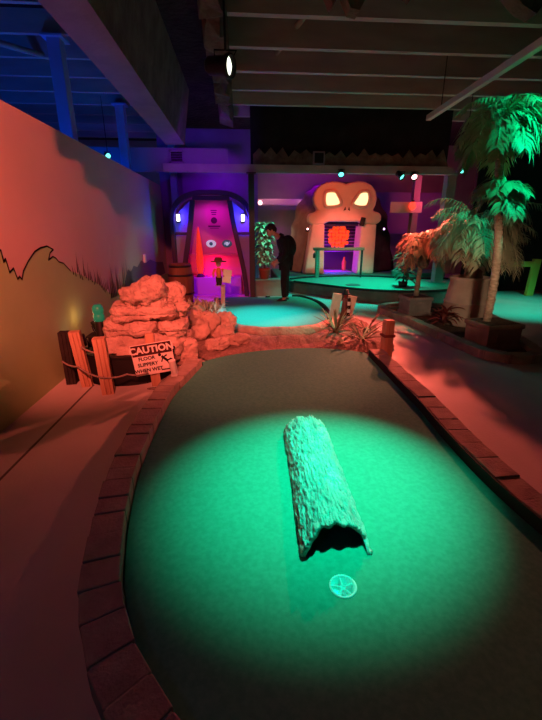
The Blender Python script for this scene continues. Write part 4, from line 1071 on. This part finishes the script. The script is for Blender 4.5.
# ------------------------------------------------------------------ person
def skin_mesh(verts, edges, radii, root=0, sub=2):
    me = bpy.data.meshes.new('sk'); me.from_pydata([tuple(v) for v in verts], edges, []); o = bpy.data.objects.new('sk', me); COL.objects.link(o)
    o.modifiers.new('skin', 'SKIN'); s_ = o.modifiers.new('sub', 'SUBSURF'); s_.levels = sub; s_.render_levels = sub
    for i, r_ in enumerate(radii):
        sv = me.skin_vertices[0].data[i]; sv.radius = r_ if hasattr(r_, '__len__') else (r_, r_); sv.use_root = (i == root)
    dg = bpy.context.evaluated_depsgraph_get(); dg.update()
    m2 = bpy.data.meshes.new_from_object(o.evaluated_get(dg))
    out = ([v.co.copy() for v in m2.vertices], [list(p.vertices) for p in m2.polygons])
    bpy.data.objects.remove(o); bpy.data.meshes.remove(me); bpy.data.meshes.remove(m2)
    return out
FX, FY = .92, 8.75
P_ = lambda x, y, z: V((FX + x, FY + y, z))
person = thing('person', 'person in black clothes standing with bowed head beside the small cyan-lit green', 'person', (FX, FY, .0))
# facing -X; y is left/right of the figure
def skeleton(grow=0.0, parts=('body',)):
    vs, es, rs = [], [], []
    def a(p, r, parent=None):
        vs.append(p); rs.append(r); i = len(vs) - 1
        if parent is not None: es.append((parent, i))
        return i
    pel = a(P_(.05, 0, .93), .125 + grow)
    if 'torso' in parts or 'body' in parts:
        wa = a(P_(.06, 0, 1.08), .125 + grow, pel); ch = a(P_(.04, 0, 1.24), .15 + grow, wa); up = a(P_(-.04, 0, 1.37), .125 + grow, ch)
        nk = a(P_(-.14, 0, 1.455), .058 + grow * .6, up)
        if 'body' in parts: hd = a(P_(-.21, 0, 1.51), .055, nk)
        for s_ in (-1, 1):
            sh = a(P_(-.02, s_ * .17, 1.36), .072 + grow, up); el = a(P_(.04, s_ * .23, 1.08), .05 + grow, sh)
            wr = a(P_(-.13, s_ * .15, .92), .036 + grow * (.9), el)
            if 'body' in parts: a(P_(-.19, s_ * .12, .885), .036, wr)
    if 'legs' in parts or 'body' in parts:
        for s_ in (-1, 1):
            off = -.03 if s_ < 0 else .04
            hp = a(P_(.05, s_ * .085, .86), .10 + grow, pel); kn = a(P_(.03 + off, s_ * .10, .49), .062 + grow, hp); an = a(P_(.05 + off, s_ * .10, .09 if 'body' in parts else .12), .042 + grow * 1.2, kn)
            if 'body' in parts: a(P_(-.08 + off, s_ * .11, .05), .034, an)
    return vs, es, rs
b = MB(); sv = skin_mesh(*skeleton(0, ('body',))); b.add(*sv, 0, True)
HC = P_(-.27, 0, 1.575); ht = (0, -.55, 0)
he = Euler(ht).to_matrix()
b.ball(HC, (.098, .078, .118), 20, rot=ht)
hp = lambda x, y, z: HC + he @ V((x, y, z))
b.ball(hp(-.075, 0, -.055), (.05, .055, .05), 14)
b.tube([hp(-.088, 0, .015), hp(-.112, 0, -.02), hp(-.098, 0, -.032)], [.010, .017, .012], 8)
for s_ in (-1, 1): b.ball(hp(.005, s_ * .078, -.01), (.022, .012, .032), 10)
b.tube([hp(-.105, -.025, -.062), hp(-.113, 0, -.060), hp(-.105, .025, -.062)], .008, 6)
for s_ in (-1, 1):
    w0 = P_(-.20, s_ * .115, .875); b.ball(w0, (.045, .02, .05), 12)
    for k, L_ in enumerate((.062, .072, .068, .052)):
        f0 = w0 + V((-.022 + k * .006, s_ * (-.024 + k * .016) * .6, -.03 + k * .003)); b.tube([f0, f0 + V((-.016, 0, -L_ * .5)), f0 + V((.004, -s_ * .01, -L_))], [.010, .009, .007], 8)
    b.tube([w0 + V((-.03, -s_ * .015, .015)), w0 + V((-.06, -s_ * .03, -.005)), w0 + V((-.072, -s_ * .03, -.032))], [.012, .010, .008], 8)
body = b.build('body', 'skin', person)
for s_ in (-1, 1):
    e_ = MB(); e_.ball(hp(-.092, s_ * .032, .012), (.010, .012, .009), 8); e_.build('eye', 'black', person)
b = MB(); b.ball(hp(.022, 0, .03), (.098, .090, .112), 20, rot=ht); b.ball(hp(-.055, 0, .088), (.055, .075, .04), 14, rot=ht); b.ball(hp(.07, 0, -.03), (.05, .068, .065), 12); b.build('hair', 'hair', person)
b = MB(); sv = skin_mesh(*skeleton(.026, ('torso',))); b.add(*sv, 0, True)
b.ball(P_(.11, 0, 1.24), (.17, .19, .24), 20, rot=(0, -.15, 0)); b.tube([P_(.05, 0, .84), P_(.05, 0, .95), P_(.06, 0, 1.1)], [.165, .165, .17], 18)
b.tube([P_(-.05, 0, 1.41), P_(-.12, 0, 1.46)], [.10, .085], 14)
b.build('jacket', 'cloth', person)
b = MB(); sv = skin_mesh(*skeleton(.018, ('legs',))); b.add(*sv, 0, True); b.build('trousers', 'cloth', person)
for s_ in (-1, 1):
    off = -.03 if s_ < 0 else .04
    b = MB(); q = lambda x, z: P_(x + off, s_ * .105, z)
    b.tube([q(.10, .05), q(.06, .065), q(-.02, .06), q(-.10, .045), q(-.16, .035)], [.035, .05, .048, .042, .02], 14, squash=.95)
    b.box((FX - .03 + off, FY + s_ * .105, .011), (.27, .09, .022), mi=1); b.build('shoe', ['shoe', 'sole'], person)

# ------------------------------------------------------------------ lights
def spot(name, loc, tgt, col, power, ang, blend=.5, rad=.06):
    d = bpy.data.lights.new(name, 'SPOT'); d.color = col; d.energy = power; d.spot_size = R(ang); d.spot_blend = blend; d.shadow_soft_size = rad
    o = bpy.data.objects.new(name, d); COL.objects.link(o); o.location = loc
    o.rotation_euler = (V(tgt) - V(loc)).to_track_quat('-Z', 'Y').to_euler(); return o
def point(name, loc, col, power, rad=.08):
    d = bpy.data.lights.new(name, 'POINT'); d.color = col; d.energy = power; d.shadow_soft_size = rad
    o = bpy.data.objects.new(name, d); COL.objects.link(o); o.location = loc; return o
RED = (1, .125, .078); GRN = (0, 1, .60)
spot('green_spot', (1.25, 2.75, 3.3), (.50, 2.08, 0), GRN, 1220, 36.5, 1.0, .05)
spot('red_wash_front', (-.75, 0, 3.3), (-1.95, 5.1, 1.55), RED, 1560, 54, .6, .012)
spot('red_wash_bed', (-.2, .6, 3.4), (.35, 5.2, 0), RED, 800, 45, .9, .02)
spot('red_wash_back', (3.5, 9.25, 2.66), (1.2, 5.7, 0), RED, 3000, 35, 1.0, .04)
spot('red_wash_right', (3.9, 9.22, 2.66), (2.45, 4.1, 0), RED, 1900, 34, .7, .04)
spot('red_wash_left', (3.2, 9.22, 2.66), (-1.5, 3.5, 0), RED, 900, 15, 1, .04)
spot('cyan_green2', (.2, 6.6, 3.75), (.42, 7.05, 0), (0, .88, 1), 1350, 38, 1.0, .05)
spot('green_platform', (3.6, 9.2, 2.62), (3.0, 9.8, .3), (0, 1, .70), 480, 95, .8, .08)
spot('cyan_right', (6.2, 6.5, 3.2), (6.0, 7.9, 0), (0, 1, .64), 420, 62, .8, .08)
spot('green_palm', (4.6, 3.7, 3.6), (3.25, 5.1, 2.45), (0, 1, .55), 600, 48, .8, .05)
spot('warm_bush', (2.7, 3.4, 1.5), (3.6, 5.8, .85), (1, .62, .38), 95, 50, .9, .06)
spot('green_bush', (2.9, 8.6, 2.6), (3.5, 6.4, 1.6), (.0, 1, .55), 60, 40, .9, .06)
spot('red_skull', (2.2, 9.6, 2.6), (2.9, 11.8, 2.45), (1, .10, .045), 115, 70, .6, .06)
spot('pink_skull', (2.6, 9.9, 2.2), (2.9, 11.8, 1.1), (1, .18, .16), 165, 66, .7, .06)
spot('orange_cave', (.6, 10.6, 2.4), (1.7, 12.6, 1.2), (1, .25, .13), 70, 60, .7, .06)
spot('plant_green', (.75, 9.1, 2.4), (.5, 9.85, 1.3), (.1, 1, .6), 90, 44, .6, .05)
spot('mint_boards_fill', (1.0, 5.0, 3.2), (1.78, 6.75, .3), (.45, 1, .65), 110, 12, .8, .05)  # added spot without a fixture, brightens the mint boards
spot('palm_red', (2.6, 6.9, 2.3), (3.3, 7.15, 1.4), RED, 120, 60, .6)
spot('booth_pink', (-.67, YB + .12, 2.05), (-.67, YB + .62, 1.45), (1, .0, .80), 9.5, 150, .5, .08)
point('booth_red', (-.67, YB + .38, .82), (1, .0, .05), 7, .05)
spot('booth_violet', (-.67, YB - .35, 1.0), (-.67, YB + .1, .2), (.45, .0, 1), 26, 110, .8, .06)
point('lamp_blue_left', (-1.40, YB - .10, 1.85), (.06, .01, 1), 6, .05)
point('lamp_blue_right', (.05, YB - .12, 1.85), (.06, .01, 1), 12, .05)
point('cave_violet', (2.85, 12.35, .62), (.3, .0, 1), 26, .05)
point('blue_room', (-3.6, 5.4, 1.7), (.0, .10, 1), 80, .15)
point('blue_room_far', (-3.2, 8.9, 2.2), (.0, .08, 1), 40, .1)
spot('violet_ceiling', (-.7, 7.6, 2.75), (-.8, 9.4, 3.25), (.30, .0, 1), 60, 75, .8, .08)
spot('violet_booth_top', (-.4, 9.8, 3.0), (-.45, 10.7, 2.7), (.34, .0, 1), 22, 105, .8, .08)
spot('stage_lamp_white', (-.05, 4.80, 3.21), (.85, 4.34, 3.75), (1, .95, .85), 4, 100, .6, .05)
point('ledge_pink', (1.1, 13.55, 2.75), (1, .38, .45), 5, .08)
point('back_wall_fill', (1.2, 13.1, 1.4), (1, .85, .68), 4, .1)  # added fill with no lamp behind it, lifts the grey back wall
spot('straw_fill', (-.5, 6.0, 3.4), (-.75, 7.7, 0), (1, .55, .30), 110, 26, .8, .05)  # added warm spot, no fixture, brightens the straw plants
point('violet_back', (2.2, 12.9, 3.4), (.32, .0, 1), 30, .1)
point('pink_right', (5.6, 11.4, 2.6), (1, .08, .28), 30, .1)
point('warm_upwash', (-1.90, 4.72, .60), (1, .36, .12), .7, .03)
spot('blue_floor', (-1.6, -.6, 2.6), (-.8, 1.0, 0), (.03, .35, 1), 5, 60, .8)

w = bpy.data.worlds.new('world'); scene.world = w; w.use_nodes = True
w.node_tree.nodes['Background'].inputs['Color'].default_value = (.5, .42, .40, 1)
w.node_tree.nodes['Background'].inputs['Strength'].default_value = .006

vs_ = scene.view_settings
scene.display_settings.display_device = 'sRGB'
vs_.view_transform = 'Standard'; vs_.look = 'None'; vs_.exposure = 0; vs_.gamma = 1; vs_.use_curve_mapping = False
scene.cycles.use_denoising = True
scene.cycles.max_bounces = 5
